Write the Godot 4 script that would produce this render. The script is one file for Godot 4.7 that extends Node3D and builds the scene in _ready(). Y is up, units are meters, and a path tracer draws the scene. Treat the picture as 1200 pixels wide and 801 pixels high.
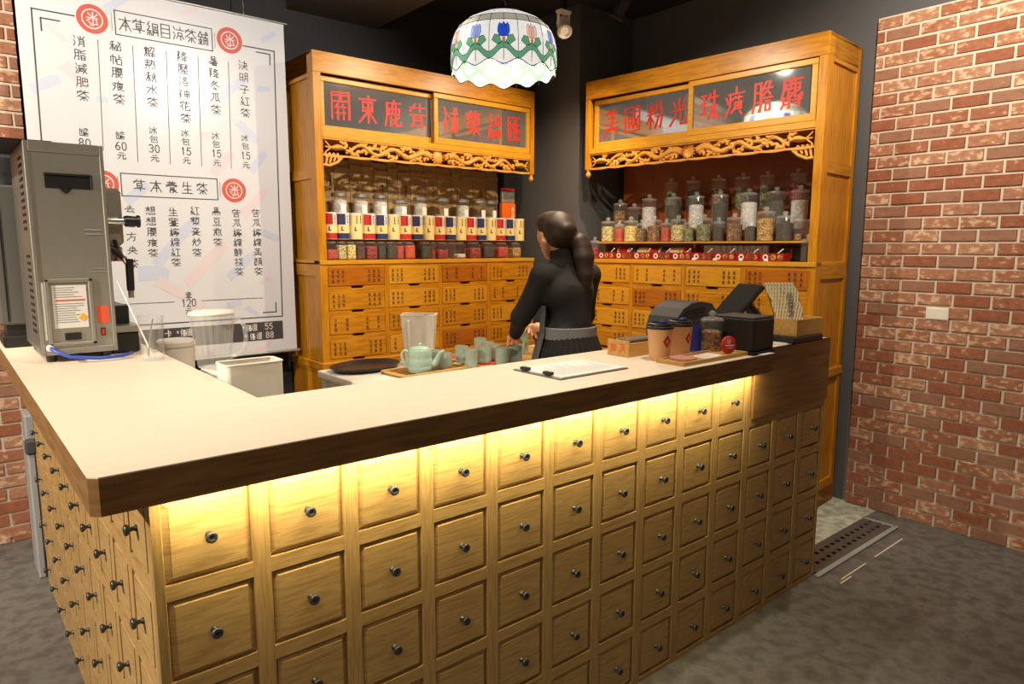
extends Node3D

# ---------------------------------------------------------------- geometry helper
class Geo:
	var v := PackedVector3Array()
	var n := PackedVector3Array()
	var t := Transform3D.IDENTITY

	func tri(a: Vector3, b: Vector3, c: Vector3) -> void:
		a = t * a
		b = t * b
		c = t * c
		var m := (b - a).cross(c - a).normalized()
		v.append_array([a, c, b])
		n.append_array([m, m, m])

	func trin(a: Vector3, b: Vector3, c: Vector3, na: Vector3, nb: Vector3, nc: Vector3) -> void:
		v.append_array([t * a, t * c, t * b])
		n.append_array([(t.basis * na).normalized(), (t.basis * nc).normalized(), (t.basis * nb).normalized()])

	func quad(a: Vector3, b: Vector3, c: Vector3, d: Vector3) -> void:
		tri(a, b, c)
		tri(a, c, d)

	func quadn(a: Vector3, b: Vector3, c: Vector3, d: Vector3, na: Vector3, nb: Vector3, nc: Vector3, nd: Vector3) -> void:
		trin(a, b, c, na, nb, nc)
		trin(a, c, d, na, nc, nd)

	func box(c: Vector3, s: Vector3, bev := 0.0) -> void:
		var h := s * 0.5
		if bev <= 0.0:
			for ax in 3:
				for sg in [-1.0, 1.0]:
					var p := Vector3.ZERO
					var q := Vector3.ZERO
					var o := Vector3.ZERO
					o[ax] = h[ax] * sg
					p[(ax + 1) % 3] = h[(ax + 1) % 3]
					q[(ax + 2) % 3] = h[(ax + 2) % 3] * sg
					quad(c + o - p - q, c + o + p - q, c + o + p + q, c + o - p + q)
			return
		var b := minf(bev, minf(h.x, minf(h.y, h.z)) * 0.95)
		for ax in 3:
			for sg in [-1.0, 1.0]:
				var p := Vector3.ZERO
				var q := Vector3.ZERO
				var o := Vector3.ZERO
				o[ax] = h[ax] * sg
				p[(ax + 1) % 3] = h[(ax + 1) % 3] - b
				q[(ax + 2) % 3] = (h[(ax + 2) % 3] - b) * sg
				quad(c + o - p - q, c + o + p - q, c + o + p + q, c + o - p + q)
		for ax in 3:
			var u := (ax + 1) % 3
			var w := (ax + 2) % 3
			for su in [-1.0, 1.0]:
				for sw in [-1.0, 1.0]:
					var l := Vector3.ZERO
					l[ax] = h[ax] - b
					var e1 := Vector3.ZERO
					e1[u] = h[u] * su
					e1[w] = (h[w] - b) * sw
					var e2 := Vector3.ZERO
					e2[u] = (h[u] - b) * su
					e2[w] = h[w] * sw
					if su * sw > 0.0:
						quad(c - l + e1, c - l + e2, c + l + e2, c + l + e1)
						var nn := (e1 + e2)
						fix(nn)
					else:
						quad(c + l + e1, c + l + e2, c - l + e2, c - l + e1)
						fix(e1 + e2)
		for sx in [-1.0, 1.0]:
			for sy in [-1.0, 1.0]:
				for sz in [-1.0, 1.0]:
					var a := c + Vector3(h.x * sx, (h.y - b) * sy, (h.z - b) * sz)
					var d := c + Vector3((h.x - b) * sx, h.y * sy, (h.z - b) * sz)
					var e := c + Vector3((h.x - b) * sx, (h.y - b) * sy, h.z * sz)
					if sx * sy * sz > 0.0:
						tri(a, d, e)
					else:
						tri(a, e, d)

	# flips the last quad if it does not face along dir
	func fix(dir: Vector3) -> void:
		var k := v.size() - 6
		if n[k].dot(t.basis * dir) < 0.0:
			for j in [0, 3]:
				var s := v[k + j + 1]
				v[k + j + 1] = v[k + j + 2]
				v[k + j + 2] = s
			for j in 6:
				n[k + j] = -n[k + j]

	func tube(pts: Array, rad, sides := 8, caps := true, flat := 1.0) -> void:
		var rings := []
		var norms := []
		var up := Vector3.UP
		for i in pts.size():
			var a: Vector3 = pts[maxi(i - 1, 0)]
			var b: Vector3 = pts[mini(i + 1, pts.size() - 1)]
			var d := (b - a).normalized()
			if i == 0:
				up = Vector3.UP if absf(d.y) < 0.9 else Vector3.RIGHT
			var x := up.cross(d).normalized()
			up = d.cross(x).normalized()
			var r: float = rad[i] if rad is Array else rad
			var ring := PackedVector3Array()
			var nor := PackedVector3Array()
			for k in sides:
				var g := TAU * k / sides
				var w := x * cos(g) + up * sin(g) * flat
				ring.append(pts[i] + w * r)
				nor.append((x * cos(g) * flat + up * sin(g)).normalized())
			rings.append(ring)
			norms.append(nor)
		for i in pts.size() - 1:
			for k in sides:
				var j := (k + 1) % sides
				quadn(rings[i][k], rings[i][j], rings[i + 1][j], rings[i + 1][k], norms[i][k], norms[i][j], norms[i + 1][j], norms[i + 1][k])
		if caps:
			for k in sides:
				var j := (k + 1) % sides
				tri(pts[0], rings[0][j], rings[0][k])
				tri(pts[-1], rings[-1][k], rings[-1][j])

	# profile of Vector2(radius, height), listed upwards for an outer surface
	func lathe(pr: Array, sides := 16, smooth := false, a0 := 0.0, a1 := TAU) -> void:
		var seg := []
		for i in pr.size() - 1:
			var d: Vector2 = pr[i + 1] - pr[i]
			seg.append(Vector2(d.y, -d.x).normalized())
		for i in pr.size() - 1:
			var n0: Vector2 = seg[i]
			var n1: Vector2 = seg[i]
			if smooth:
				if i > 0:
					n0 = (seg[i] + seg[i - 1]).normalized()
				if i < seg.size() - 1:
					n1 = (seg[i] + seg[i + 1]).normalized()
			for k in sides:
				var g := a0 + (a1 - a0) * k / sides
				var h := a0 + (a1 - a0) * (k + 1) / sides
				var cg := Vector3(cos(g), 0, -sin(g))
				var ch := Vector3(cos(h), 0, -sin(h))
				var p: Vector2 = pr[i]
				var q: Vector2 = pr[i + 1]
				var a := cg * p.x + Vector3(0, p.y, 0)
				var b := ch * p.x + Vector3(0, p.y, 0)
				var c := ch * q.x + Vector3(0, q.y, 0)
				var e := cg * q.x + Vector3(0, q.y, 0)
				var na := cg * n0.x + Vector3(0, n0.y, 0)
				var nb := ch * n0.x + Vector3(0, n0.y, 0)
				var nc := ch * n1.x + Vector3(0, n1.y, 0)
				var ne := cg * n1.x + Vector3(0, n1.y, 0)
				if p.x > 0.00001:
					trin(a, b, c, na, nb, nc)
				if q.x > 0.00001:
					trin(a, c, e, na, nc, ne)

	# polygon in x,y pushed out along z
	func prism(poly: PackedVector2Array, z0: float, z1: float) -> void:
		if Geometry2D.is_polygon_clockwise(poly):
			poly.reverse()
		var ix := Geometry2D.triangulate_polygon(poly)
		for k in range(0, ix.size(), 3):
			var a := poly[ix[k]]
			var b := poly[ix[k + 1]]
			var c := poly[ix[k + 2]]
			if (b - a).cross(c - a) < 0.0:
				var s := b
				b = c
				c = s
			tri(Vector3(a.x, a.y, z1), Vector3(b.x, b.y, z1), Vector3(c.x, c.y, z1))
			tri(Vector3(a.x, a.y, z0), Vector3(c.x, c.y, z0), Vector3(b.x, b.y, z0))
		for i in poly.size():
			var a := poly[i]
			var b := poly[(i + 1) % poly.size()]
			quad(Vector3(a.x, a.y, z0), Vector3(b.x, b.y, z0), Vector3(b.x, b.y, z1), Vector3(a.x, a.y, z1))
			var k := v.size() - 6
			var e := b - a
			if n[k].dot(t.basis * Vector3(e.y, -e.x, 0)) < 0.0:
				fix(Vector3(e.y, -e.x, 0))

	# a flat bar between two points of the x,y plane
	func bar(a: Vector2, b: Vector2, w: float, z := 0.0) -> void:
		var d := (b - a).normalized() * w * 0.5
		var s := Vector2(-d.y, d.x)
		var p := a - d
		var q := b + d
		quad(Vector3(p.x - s.x, p.y - s.y, z), Vector3(q.x - s.x, q.y - s.y, z), Vector3(q.x + s.x, q.y + s.y, z), Vector3(p.x + s.x, p.y + s.y, z))
		fix(Vector3(0, 0, 1))

	func disc(c: Vector2, r0: float, r1: float, z: float, sides := 28, squash := 1.0) -> void:
		for k in sides:
			var g := TAU * k / sides
			var h := TAU * (k + 1) / sides
			var a := Vector3(c.x + cos(g) * r0 * squash, c.y + sin(g) * r0, z)
			var b := Vector3(c.x + cos(g) * r1 * squash, c.y + sin(g) * r1, z)
			var e := Vector3(c.x + cos(h) * r1 * squash, c.y + sin(h) * r1, z)
			var f := Vector3(c.x + cos(h) * r0 * squash, c.y + sin(h) * r0, z)
			quad(a, b, e, f)

	func mesh() -> ArrayMesh:
		var m := ArrayMesh.new()
		var arr := []
		arr.resize(Mesh.ARRAY_MAX)
		arr[Mesh.ARRAY_VERTEX] = v
		arr[Mesh.ARRAY_NORMAL] = n
		m.add_surface_from_arrays(Mesh.PRIMITIVE_TRIANGLES, arr)
		return m

# ---------------------------------------------------------------- scene helpers
var M := {}
var taken := {}
var rng := RandomNumberGenerator.new()

const EYE := Vector3(-0.363, 1.438, 1.329)
var look := Basis.from_euler(Vector3(deg_to_rad(-7.8924), deg_to_rad(-39.8522), deg_to_rad(0.0768)), EULER_ORDER_YXZ)

func aim(u: float, w: float) -> Vector3:
	return look * Vector3((u - 600.0) / 806.42, -(w - 400.5) / 806.42, -1.0)
func on_y(u: float, w: float, y: float) -> Vector3:
	var d := aim(u, w)
	return EYE + d * ((y - EYE.y) / d.y)
func on_x(u: float, w: float, x: float) -> Vector3:
	var d := aim(u, w)
	return EYE + d * ((x - EYE.x) / d.x)
func on_z(u: float, w: float, z: float) -> Vector3:
	var d := aim(u, w)
	return EYE + d * ((z - EYE.z) / d.z)

func numbered(called: String) -> String:
	if not taken.has(called):
		taken[called] = 0
		return called
	taken[called] += 1
	return "%s_%03d" % [called, taken[called]]

func thing(called: String, label: String, category: String, at := Vector3.ZERO, turn := 0.0, group := "") -> Node3D:
	var o := Node3D.new()
	o.name = numbered(called)
	add_child(o)
	o.position = at
	o.rotation.y = turn
	o.set_meta("label", label)
	o.set_meta("category", category)
	if group:
		o.set_meta("group", group)
	return o

func copy(o: Node3D, at: Vector3, turn := 0.0, label := "") -> Node3D:
	var c: Node3D = o.duplicate()
	c.name = numbered(str(o.name).rstrip("0123456789").trim_suffix("_"))
	add_child(c)
	c.position = at
	c.rotation.y = turn
	if label:
		c.set_meta("label", label)
	return c

func part(parent: Node, called: String, g, material: Material, at := Vector3.ZERO, turn := Vector3.ZERO) -> MeshInstance3D:
	var o := MeshInstance3D.new()
	o.name = called
	o.mesh = g.mesh() if g is Geo else g
	o.material_override = material
	parent.add_child(o, true)
	o.position = at
	o.rotation = turn
	o.cast_shadow = GeometryInstance3D.SHADOW_CASTING_SETTING_ON
	return o

func structure(called: String, g, material: Material, at := Vector3.ZERO) -> MeshInstance3D:
	var o := part(self, called, g, material, at)
	o.set_meta("kind", "structure")
	return o

func boxg(c: Vector3, s: Vector3, bev := 0.0) -> Geo:
	var g := Geo.new()
	g.box(c, s, bev)
	return g

func span(x0: float, x1: float, y0: float, y1: float, z0: float, z1: float, bev := 0.0) -> Geo:
	return boxg(Vector3((x0 + x1) / 2, (y0 + y1) / 2, (z0 + z1) / 2), Vector3(absf(x1 - x0), absf(y1 - y0), absf(z1 - z0)), bev)

func rgb(r: int, g: int, b: int) -> Color:
	return Color(r / 255.0, g / 255.0, b / 255.0)

func mat(called: String, col: Color, rough := 0.6, metal := 0.0) -> StandardMaterial3D:
	var m := StandardMaterial3D.new()
	m.resource_name = called
	m.albedo_color = col
	m.roughness = rough
	m.metallic = metal
	M[called] = m
	return m

func noise(freq: float, cols: Array, offs: Array, sd := 1, kind := FastNoiseLite.TYPE_SIMPLEX_SMOOTH, octaves := 4, px := 512) -> NoiseTexture2D:
	var f := FastNoiseLite.new()
	f.seed = sd
	f.noise_type = kind
	f.frequency = freq
	f.fractal_octaves = octaves
	if kind == FastNoiseLite.TYPE_CELLULAR:
		f.cellular_return_type = FastNoiseLite.RETURN_CELL_VALUE
		f.fractal_type = FastNoiseLite.FRACTAL_NONE
	var g := Gradient.new()
	g.offsets = PackedFloat32Array(offs)
	g.colors = PackedColorArray(cols)
	var x := NoiseTexture2D.new()
	x.width = px
	x.height = px
	x.seamless = true
	x.noise = f
	x.color_ramp = g
	return x

func texmat(called: String, tex: Texture2D, scale: Vector3, rough := 0.6, world := true, metal := 0.0) -> StandardMaterial3D:
	var m := mat(called, Color.WHITE, rough, metal)
	m.albedo_texture = tex
	m.uv1_triplanar = true
	m.uv1_world_triplanar = world
	m.uv1_triplanar_sharpness = 6.0
	m.uv1_scale = scale
	return m

func bits(called: String, cols: Array, sd: int, freq := 0.03) -> StandardMaterial3D:
	var offs := []
	for i in cols.size():
		offs.append(float(i) / maxf(1.0, cols.size() - 1))
	return texmat(called, noise(freq, cols, offs, sd, FastNoiseLite.TYPE_CELLULAR, 1, 256), Vector3(16, 16, 16), 0.7)

# ---------------------------------------------------------------- lettering
# each character is a list of strokes on a ten by ten grid (x to the right, y down) or of smaller characters in a frame of that grid
var G := {
	"0": ["306082876939171230"], "1": ["325059"], "2": ["12306082841989"], "3": ["11306082836444", "648687693918"], "5": ["802014538587693918"],
	"6": ["7041151739698786643416"], "8": ["30608264341230", "346486876939171634"],
	"木": ["0393 5059 5309 5399"], "禾": ["2180 0393 5059 5308 5398"], "日": ["1080891910 1585"], "目": ["1080891910 1383 1686"],
	"月": ["202609 20808979 2383 2686"], "糸": ["5022631686 5659 2719 7799"], "艹": ["0494 3008 6068"], "氵": ["2052 1445 1956"], "冫": ["2153 1955"],
	"阝": ["2029 2070447637"], "火": ["505409 5499 2215 8274"], "灬": ["1208 3248 6268 8298"], "口": ["1181881811"], "土": ["1383 5059 0999"],
	"王": ["0090 1484 0999 5059"], "田": ["1080891910 1585 5059"], "大": ["0393 505309 5499"], "心": ["1408 33388896 5264 8395"],
	"疒": ["5052 1292 222609 0315"], "广": ["5052 1292 221709"], "犬": ["0393 505309 5499 7081"], "示": ["1021 024206 2429 2647"],
	"金": ["5004 5094 2474 1686 5459 0999 2738 7768"], "甫": ["0292 5059 2429 248489 2686 7082"], "京": ["5052 0292 2474762624 5659 2608 7698"],
	"各": ["4014 317116 3296 3676793936"], "水": ["5059 034308 9164 5398"], "王_": ["0030"],
	"本": ["0292 5059 5209 5299 3676"], "草": [["艹", 0, 0, 9, 3], ["日", 2, 3, 7, 6], "0797 5659"],
	"綱": [["糸", 0, 0, 4, 9], "5159 519199 6383 6585 7375 6667 6787 8687"], "涼": [["氵", 0, 0, 3, 9], ["京", 3, 0, 9, 9]],
	"茶": [["艹", 0, 0, 9, 3], "5206 5296 2676 5659 4729 6789"], "鋪": [["金", 0, 0, 4, 9], ["甫", 4, 0, 9, 9]],
	"消": [["氵", 0, 0, 3, 9], "6063 4153 9073", ["月", 4, 3, 9, 9]], "脂": [["月", 0, 0, 4, 9], "505393 9052", ["日", 5, 5, 9, 9]],
	"減": [["氵", 0, 0, 3, 9], "3292 323729 707599 9469 4464 4565674745 8091"], "肥": [["月", 0, 0, 4, 9], "51919454 7174 51589896"],
	"秘": [["禾", 0, 0, 4, 9], "5447 63689896 9159 7082 9495"], "帖": ["0207 024247 2029 7074 7292 5494995954"],
	"要": ["0090 1181841411 3034 6064 442789 7519 0696"], "腰": [["月", 0, 0, 4, 9], ["要", 4, 0, 9, 9]],
	"瘦": [["疒", 0, 0, 9, 9], "4383854543 6266 468649 4799"], "解": ["2002 1141 121609 124249 1444 1646 2229 509084 7054 5696 4898 7479"],
	"熱": ["0141 2024 0343 0545 2325 0646 606346 51818596 5364", ["灬", 0, 7, 9, 9]], "秋": [["禾", 0, 0, 4, 9], ["火", 5, 0, 9, 9]],
	"降": [["阝", 0, 0, 3, 9], "6043 518145 5295 5686 4898 7579 5658"], "壓": ["1090 101609", ["日", 2, 1, 4, 3], ["月", 2, 3, 4, 6], ["犬", 5, 1, 9, 6], ["土", 2, 6, 9, 9]],
	"洛": [["氵", 0, 0, 3, 9], ["各", 3, 0, 9, 9]], "神": [["示", 0, 0, 4, 9], "5292975752 5595 7079"], "花": [["艹", 0, 0, 9, 3], "3306 2529 8456 53599997"],
	"暑": [["日", 2, 0, 7, 3], "2474 5356 0696 8418", ["日", 3, 7, 8, 9]], "冬": ["4014 317116 3296 4768 3869"], "瓜": ["1180 313509 5158 5877 717599"],
	"決": [["氵", 0, 0, 3, 9], "428285 3595 606539 6699"], "明": [["日", 0, 1, 4, 8], ["月", 5, 0, 9, 9]], "子": ["118154 545939 0595"],
	"紅": [["糸", 0, 0, 4, 9], "5191 7179 4999"], "罐": ["1003 0242 0444 2229 050949 4549", ["艹", 5, 0, 9, 2], "5363 7393 6557 5559 5696 5797 5999 7559"],
	"元": ["2171 0494 343609 64699997"], "冰": [["冫", 0, 0, 2, 9], ["水", 2, 0, 9, 9]], "包": ["3004 22928676 2464662624 24299997"],
	"養": ["3041 6051 1181 2272 0393 5153 5304 5394", ["日", 3, 5, 7, 7], "3739 5799 8759"], "生": ["2014 2383 5059 2686 0999"],
	"想": [["木", 0, 0, 4, 5], ["目", 5, 0, 9, 5], ["心", 0, 6, 9, 9]], "薑": [["艹", 0, 0, 9, 2], "0393", ["田", 2, 3, 7, 5], "0696", ["田", 2, 6, 7, 8], "0999"],
	"檸": [["木", 0, 0, 3, 9], "6061 4191 4142 9192 4445 5373 5485 4595964645 3797 777969"], "檬": [["木", 0, 0, 3, 9], ["艹", 4, 0, 9, 2], "4293 4243 9293 5484 4696 7547 6669 7899 8578"],
	"藜": [["艹", 0, 0, 9, 2], ["禾", 0, 2, 4, 6], "6255 528286", ["水", 2, 6, 8, 9]], "麥": ["1181 5056 3224 7264 0595 4518 367619 3799"],
	"炒": [["火", 0, 0, 4, 9], "7075 6254 8294 9559"], "黑": [["田", 2, 0, 7, 4], "5456 1585 0696", ["灬", 0, 7, 9, 9]], "豆": ["1080 2272752522 3648 7668 0999"],
	"煎": ["3041 6051 0292", ["月", 1, 3, 4, 7], "6366 8287", ["灬", 0, 7, 9, 9]], "苦": [["艹", 0, 0, 9, 3], "0494 5356 2676792926"],
	"鮮": ["2002 1131", ["田", 0, 2, 4, 6], ["灬", 0, 7, 4, 9], "5061 8071 5292 5494 4696 7279"], "採": ["0232 202919 0635 9051 5262 7273 9283", ["木", 4, 4, 9, 9]],
	"美": ["3041 6051 1181 2373 0595 5155 0797 555709 5799"], "顏": ["2021 0141 1133 3113 0444 0409 3516 3718 3919 5090 7072", ["目", 5, 2, 9, 7], "6759 8799"],
	"壺": ["1181 5053 2373 0494 3538 6568 2676 0999 3848 6858"], "卡": ["5054 5282 0494 5459 5687"], "優": ["2004 1319 3191", ["目", 4, 1, 8, 4], "3595", ["心", 3, 5, 9, 7], "6749 5888 4999"],
	"選": ["1021 032307 073999 40606242 70909272 4494 3696 5356 8386 5748 7798"], "去": ["2272 5054 0494 442787 7698"], "方": ["5052 0292 424509 45857969"],
	"央": ["2272 2225 7275 0595 505509 5699"], "關": ["0009 00404303 9099 90505393 0141 5191 3425 2545 6455 5575 3639 6669 2747 5777"],
	"東": ["0191 2272752522 2474 5059 5509 5599"], "鹿": ["5051 1191 111509 2383852523 4145 6165 363958 3757 66699998 8667"],
	"茸": [["艹", 0, 0, 9, 3], "0494 2428 7479 2575 2676 0898"], "補": [["示", 0, 0, 4, 9], "3344", ["甫", 4, 0, 9, 9]],
	"藥": [["艹", 0, 0, 9, 2], ["日", 3, 2, 6, 5], "2203 0324 2405 8273 7394 9475", ["木", 0, 5, 9, 9]], "總": [["糸", 0, 0, 4, 9], "7061 5191945451 5274 9254", ["心", 5, 5, 9, 9]],
	"匯": ["90000999", ["氵", 1, 2, 3, 8], "5134 4348 4393 4595 4696 4898 6268 6171"], "國": ["0090990900 2282 2444462624 2757 616588 8458"],
	"粉": ["2029 0444 0213 4133 2407 2547 6054 8094 559589 7559"], "光": ["5054 2133 8173 0494 353609 64699997"],
	"珠": [["王", 0, 1, 3, 7], "5143 4292 3595 7079 7549 7599"], "癀": [["疒", 0, 0, 9, 9], ["艹", 3, 3, 8, 4], ["田", 4, 5, 8, 7], "4738 7889"],
	"膽": [["月", 0, 0, 4, 9], "6043 608072 4292 424739 6354 7384 5595 6686 6787896967"], "麝": [["鹿", 0, 0, 9, 6], ["月", 0, 6, 4, 9], "5797 8689 6878"],
	"天": ["1181 0494 515409 5499"], "加": ["024239 202409 6292986862"], "*": ["3363 4255 5245"], "emblem": ["5054 2143 8163 1484 5459 3516 7588 4827 6878 3949"],
}

func strokes(ch: String) -> Array:
	var out := []
	if not G.has(ch):
		return out
	for e in G[ch]:
		if e is String:
			for s in e.split(" ", false):
				var line := PackedVector2Array()
				for k in range(0, s.length() - 1, 2):
					line.append(Vector2(int(s[k]), int(s[k + 1])))
				out.append(line)
		else:
			var lo := Vector2(e[1], e[2])
			var sz := (Vector2(e[3], e[4]) - lo) / 9.0
			for s in strokes(e[0]):
				var line := PackedVector2Array()
				for p in s:
					line.append(lo + p * sz)
				out.append(line)
	return out

# one character centred on c in the x,y plane of g
func write_char(g: Geo, ch: String, c: Vector2, w: float, h: float, thick: float, z := 0.0, slant := 0.0, wobble := 0.0) -> void:
	var layer := 0.0
	for s in strokes(ch):
		for i in s.size() - 1:
			layer += 0.00003
			var a := Vector2((s[i].x / 9.0 - 0.5) * w, (0.5 - s[i].y / 9.0) * h)
			var b := Vector2((s[i + 1].x / 9.0 - 0.5) * w, (0.5 - s[i + 1].y / 9.0) * h)
			a.y += a.x * slant
			b.y += b.x * slant
			var tw := thick
			if wobble > 0.0:
				# brush lettering: thin along, heavy down
				tw *= lerpf(0.8, 1.15, absf((b - a).normalized().y)) * (1.0 + wobble * rng.randf_range(-0.5, 0.5))
			g.bar(c + a, c + b, tw, z + layer)

# the same as a part of its own
func char_part(parent: Node, ch: String, c: Vector2, w: float, h: float, thick: float, material: Material, z := 0.0, slant := 0.0, wobble := 0.0) -> void:
	var g := Geo.new()
	write_char(g, ch, Vector2.ZERO, w, h, thick, 0.0, slant, wobble)
	if g.v.size():
		part(parent, "character", g, material, Vector3(c.x, c.y, z))

func down_parts(parent: Node, text: String, x: float, y0: float, y1: float, w: float, h: float, thick: float, material: Material, z := 0.0) -> void:
	for i in text.length():
		var y := y0 if text.length() == 1 else lerpf(y0, y1, float(i) / (text.length() - 1))
		char_part(parent, text[i], Vector2(x, y), w, h, thick, material, z)

func row_parts(parent: Node, text: String, x0: float, x1: float, y: float, w: float, h: float, thick: float, material: Material, z := 0.0) -> void:
	for i in text.length():
		var x := x0 if text.length() == 1 else lerpf(x0, x1, float(i) / (text.length() - 1))
		char_part(parent, text[i], Vector2(x, y), w, h, thick, material, z)

func write_down(g: Geo, text: String, x: float, y0: float, y1: float, w: float, h: float, thick: float, z := 0.0) -> void:
	for i in text.length():
		var y := y0 if text.length() == 1 else lerpf(y0, y1, float(i) / (text.length() - 1))
		write_char(g, text[i], Vector2(x, y), w, h, thick, z)

func write_row(g: Geo, text: String, x0: float, x1: float, y: float, w: float, h: float, thick: float, z := 0.0, wobble := 0.0) -> void:
	for i in text.length():
		var x := x0 if text.length() == 1 else lerpf(x0, x1, float(i) / (text.length() - 1))
		write_char(g, text[i], Vector2(x, y), w, h, thick, z, 0.0, wobble)

# ---------------------------------------------------------------- the scene
func _ready() -> void:
	rng.seed = 7
	var cam := Camera3D.new()
	cam.name = "camera"
	add_child(cam)
	cam.transform = Transform3D(look, EYE)
	cam.fov = rad_to_deg(2.0 * atan(400.5 / 806.42))
	cam.near = 0.05
	cam.far = 60.0
	cam.current = true
	var env := Environment.new()
	env.background_mode = Environment.BG_COLOR
	env.background_color = Color(0.0, 0.0, 0.0)
	env.tonemap_mode = Environment.TONE_MAPPER_LINEAR
	env.tonemap_exposure = 1.0
	env.sdfgi_enabled = true
	env.ssao_enabled = true
	env.ssil_enabled = true
	var we := WorldEnvironment.new()
	we.name = "surroundings"
	we.environment = env
	add_child(we)
	materials()
	shop_lights()
	shell()
	brick_walls()
	floor_drain()
	drawer_counter()
	countertop()
	medicine_cabinet("carved_cabinet", "tall orange wooden medicine cabinet standing beside the white menu banner", Vector3(1.275, 0, -2.295), 0.0, 1.585, false)
	medicine_cabinet("carved_cabinet", "tall orange wooden medicine cabinet standing against the end of the brick wall", Vector3(2.931, 0, -1.883), deg_to_rad(-90.0 + 4.762), 1.516, true)
	menu_banner()
	pendant_lamp()
	espresso_machine()
	counter_left_items()
	tea_table()
	person()
	counter_right_items()
	banner_cabinet_goods()
	brick_cabinet_goods()
	wall_bits()

func materials() -> void:
	mat("dark_paint", rgb(90, 90, 92), 0.75)
	mat("dark_paint_dim", rgb(40, 40, 42), 0.8)  # darker copy of dark_paint, for the less lit back wall
	mat("ceiling_paint", rgb(48, 46, 46), 0.85)  # darker of the two ceiling tones, for the dim back part
	mat("ceiling_lit_tone", rgb(206, 204, 200), 0.85)  # pale tone stands in for light on the unseen front ceiling
	mat("beam_paint", rgb(76, 70, 66), 0.85)
	mat("unseen_wall_plaster", rgb(190, 186, 178), 0.9)  # unseen walls, kept pale to bounce light and reflect in the steel
	mat("mortar", rgb(214, 202, 184), 0.9)
	texmat("concrete", noise(0.016, [rgb(80, 78, 74), rgb(96, 94, 91), rgb(110, 109, 106), rgb(90, 88, 83)], [0.0, 0.4, 0.7, 1.0], 11, FastNoiseLite.TYPE_SIMPLEX_SMOOTH, 6, 1024), Vector3(0.7, 0.7, 0.7), 0.55)
	texmat("pale_concrete", noise(0.02, [rgb(130, 138, 120), rgb(170, 176, 160), rgb(196, 200, 186), rgb(150, 156, 128)], [0.0, 0.4, 0.7, 1.0], 15, FastNoiseLite.TYPE_SIMPLEX_SMOOTH, 5), Vector3(1.5, 1.5, 1.5), 0.4)
	# light wood of the drawer counter, once with the grain along and once upright
	var oak := noise(0.011, [rgb(142, 112, 66), rgb(166, 134, 84), rgb(180, 148, 96), rgb(156, 124, 74), rgb(186, 154, 102)], [0.0, 0.35, 0.55, 0.75, 1.0], 3, FastNoiseLite.TYPE_SIMPLEX_SMOOTH, 5)
	texmat("oak_flat", oak, Vector3(0.8, 11.0, 0.8), 0.42)
	texmat("oak_upright", oak, Vector3(11.0, 0.6, 11.0), 0.42)
	var edge := noise(0.012, [rgb(104, 74, 40), rgb(126, 92, 52), rgb(140, 104, 62)], [0.0, 0.5, 1.0], 5, FastNoiseLite.TYPE_SIMPLEX_SMOOTH, 5)
	texmat("brown_edge", edge, Vector3(0.8, 9.0, 0.8), 0.5)
	texmat("brown_plank", edge, Vector3(0.5, 5.0, 0.5), 0.5)
	texmat("cream_laminate", noise(0.02, [rgb(230, 216, 194), rgb(236, 223, 202)], [0.0, 1.0], 8), Vector3(0.6, 3.0, 3.0), 0.5)
	var teak := noise(0.011, [rgb(162, 102, 14), rgb(188, 124, 20), rgb(202, 138, 28), rgb(176, 112, 17)], [0.0, 0.4, 0.7, 1.0], 9, FastNoiseLite.TYPE_SIMPLEX_SMOOTH, 5)
	texmat("teak_flat", teak, Vector3(0.9, 7.0, 0.9), 0.32)
	texmat("teak_upright", teak, Vector3(7.0, 0.7, 7.0), 0.32)
	texmat("teak_light", noise(0.012, [rgb(192, 130, 26), rgb(212, 152, 42), rgb(200, 138, 32)], [0.0, 0.6, 1.0], 19), Vector3(0.9, 7.0, 0.9), 0.32)
	texmat("teak_red", noise(0.012, [rgb(152, 82, 14), rgb(178, 104, 20), rgb(166, 92, 16)], [0.0, 0.6, 1.0], 29), Vector3(0.9, 7.0, 0.9), 0.36)
	texmat("teak_back", noise(0.012, [rgb(128, 62, 18), rgb(150, 78, 26)], [0.0, 1.0], 39), Vector3(6.0, 0.8, 6.0), 0.4)
	mat("carving_wood", rgb(216, 150, 62), 0.4)
	mat("drawer_ink", rgb(70, 34, 14), 0.7)
	var mirror := mat("mirror_pane", rgb(178, 180, 180), 0.04, 0.8)
	mirror.metallic_specular = 0.5
	mat("red_paint", rgb(205, 38, 14), 0.5)
	mat("knob_metal", rgb(74, 76, 78), 0.38, 0.6)
	mat("steel", rgb(168, 167, 160), 0.4, 0.75)
	mat("steel_dark", rgb(132, 131, 126), 0.42, 0.75)
	mat("chrome", rgb(205, 205, 202), 0.12, 1.0)
	mat("black_plastic", rgb(28, 28, 29), 0.4)
	mat("black_matte", rgb(15, 15, 15), 0.9)
	mat("grey_plastic", rgb(150, 152, 154), 0.45)
	mat("charcoal_plastic", rgb(62, 64, 66), 0.6)
	mat("white_plastic", rgb(238, 234, 222), 0.4)
	var thin := mat("thin_white_plastic", rgb(240, 238, 230), 0.35)
	thin.backlight_enabled = true
	thin.backlight = Color(0.75, 0.74, 0.7)
	mat("white_paint", rgb(228, 224, 214), 0.5)
	mat("white_sticker", rgb(228, 228, 226), 0.5)
	mat("grey_ink", rgb(120, 122, 126), 0.7)
	mat("orange_sticker", rgb(226, 92, 60), 0.5)
	mat("yellow_sticker", rgb(236, 176, 60), 0.5)
	mat("red_switch", rgb(214, 36, 20), 0.3)
	mat("blue_hose", rgb(60, 84, 190), 0.35)
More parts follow.
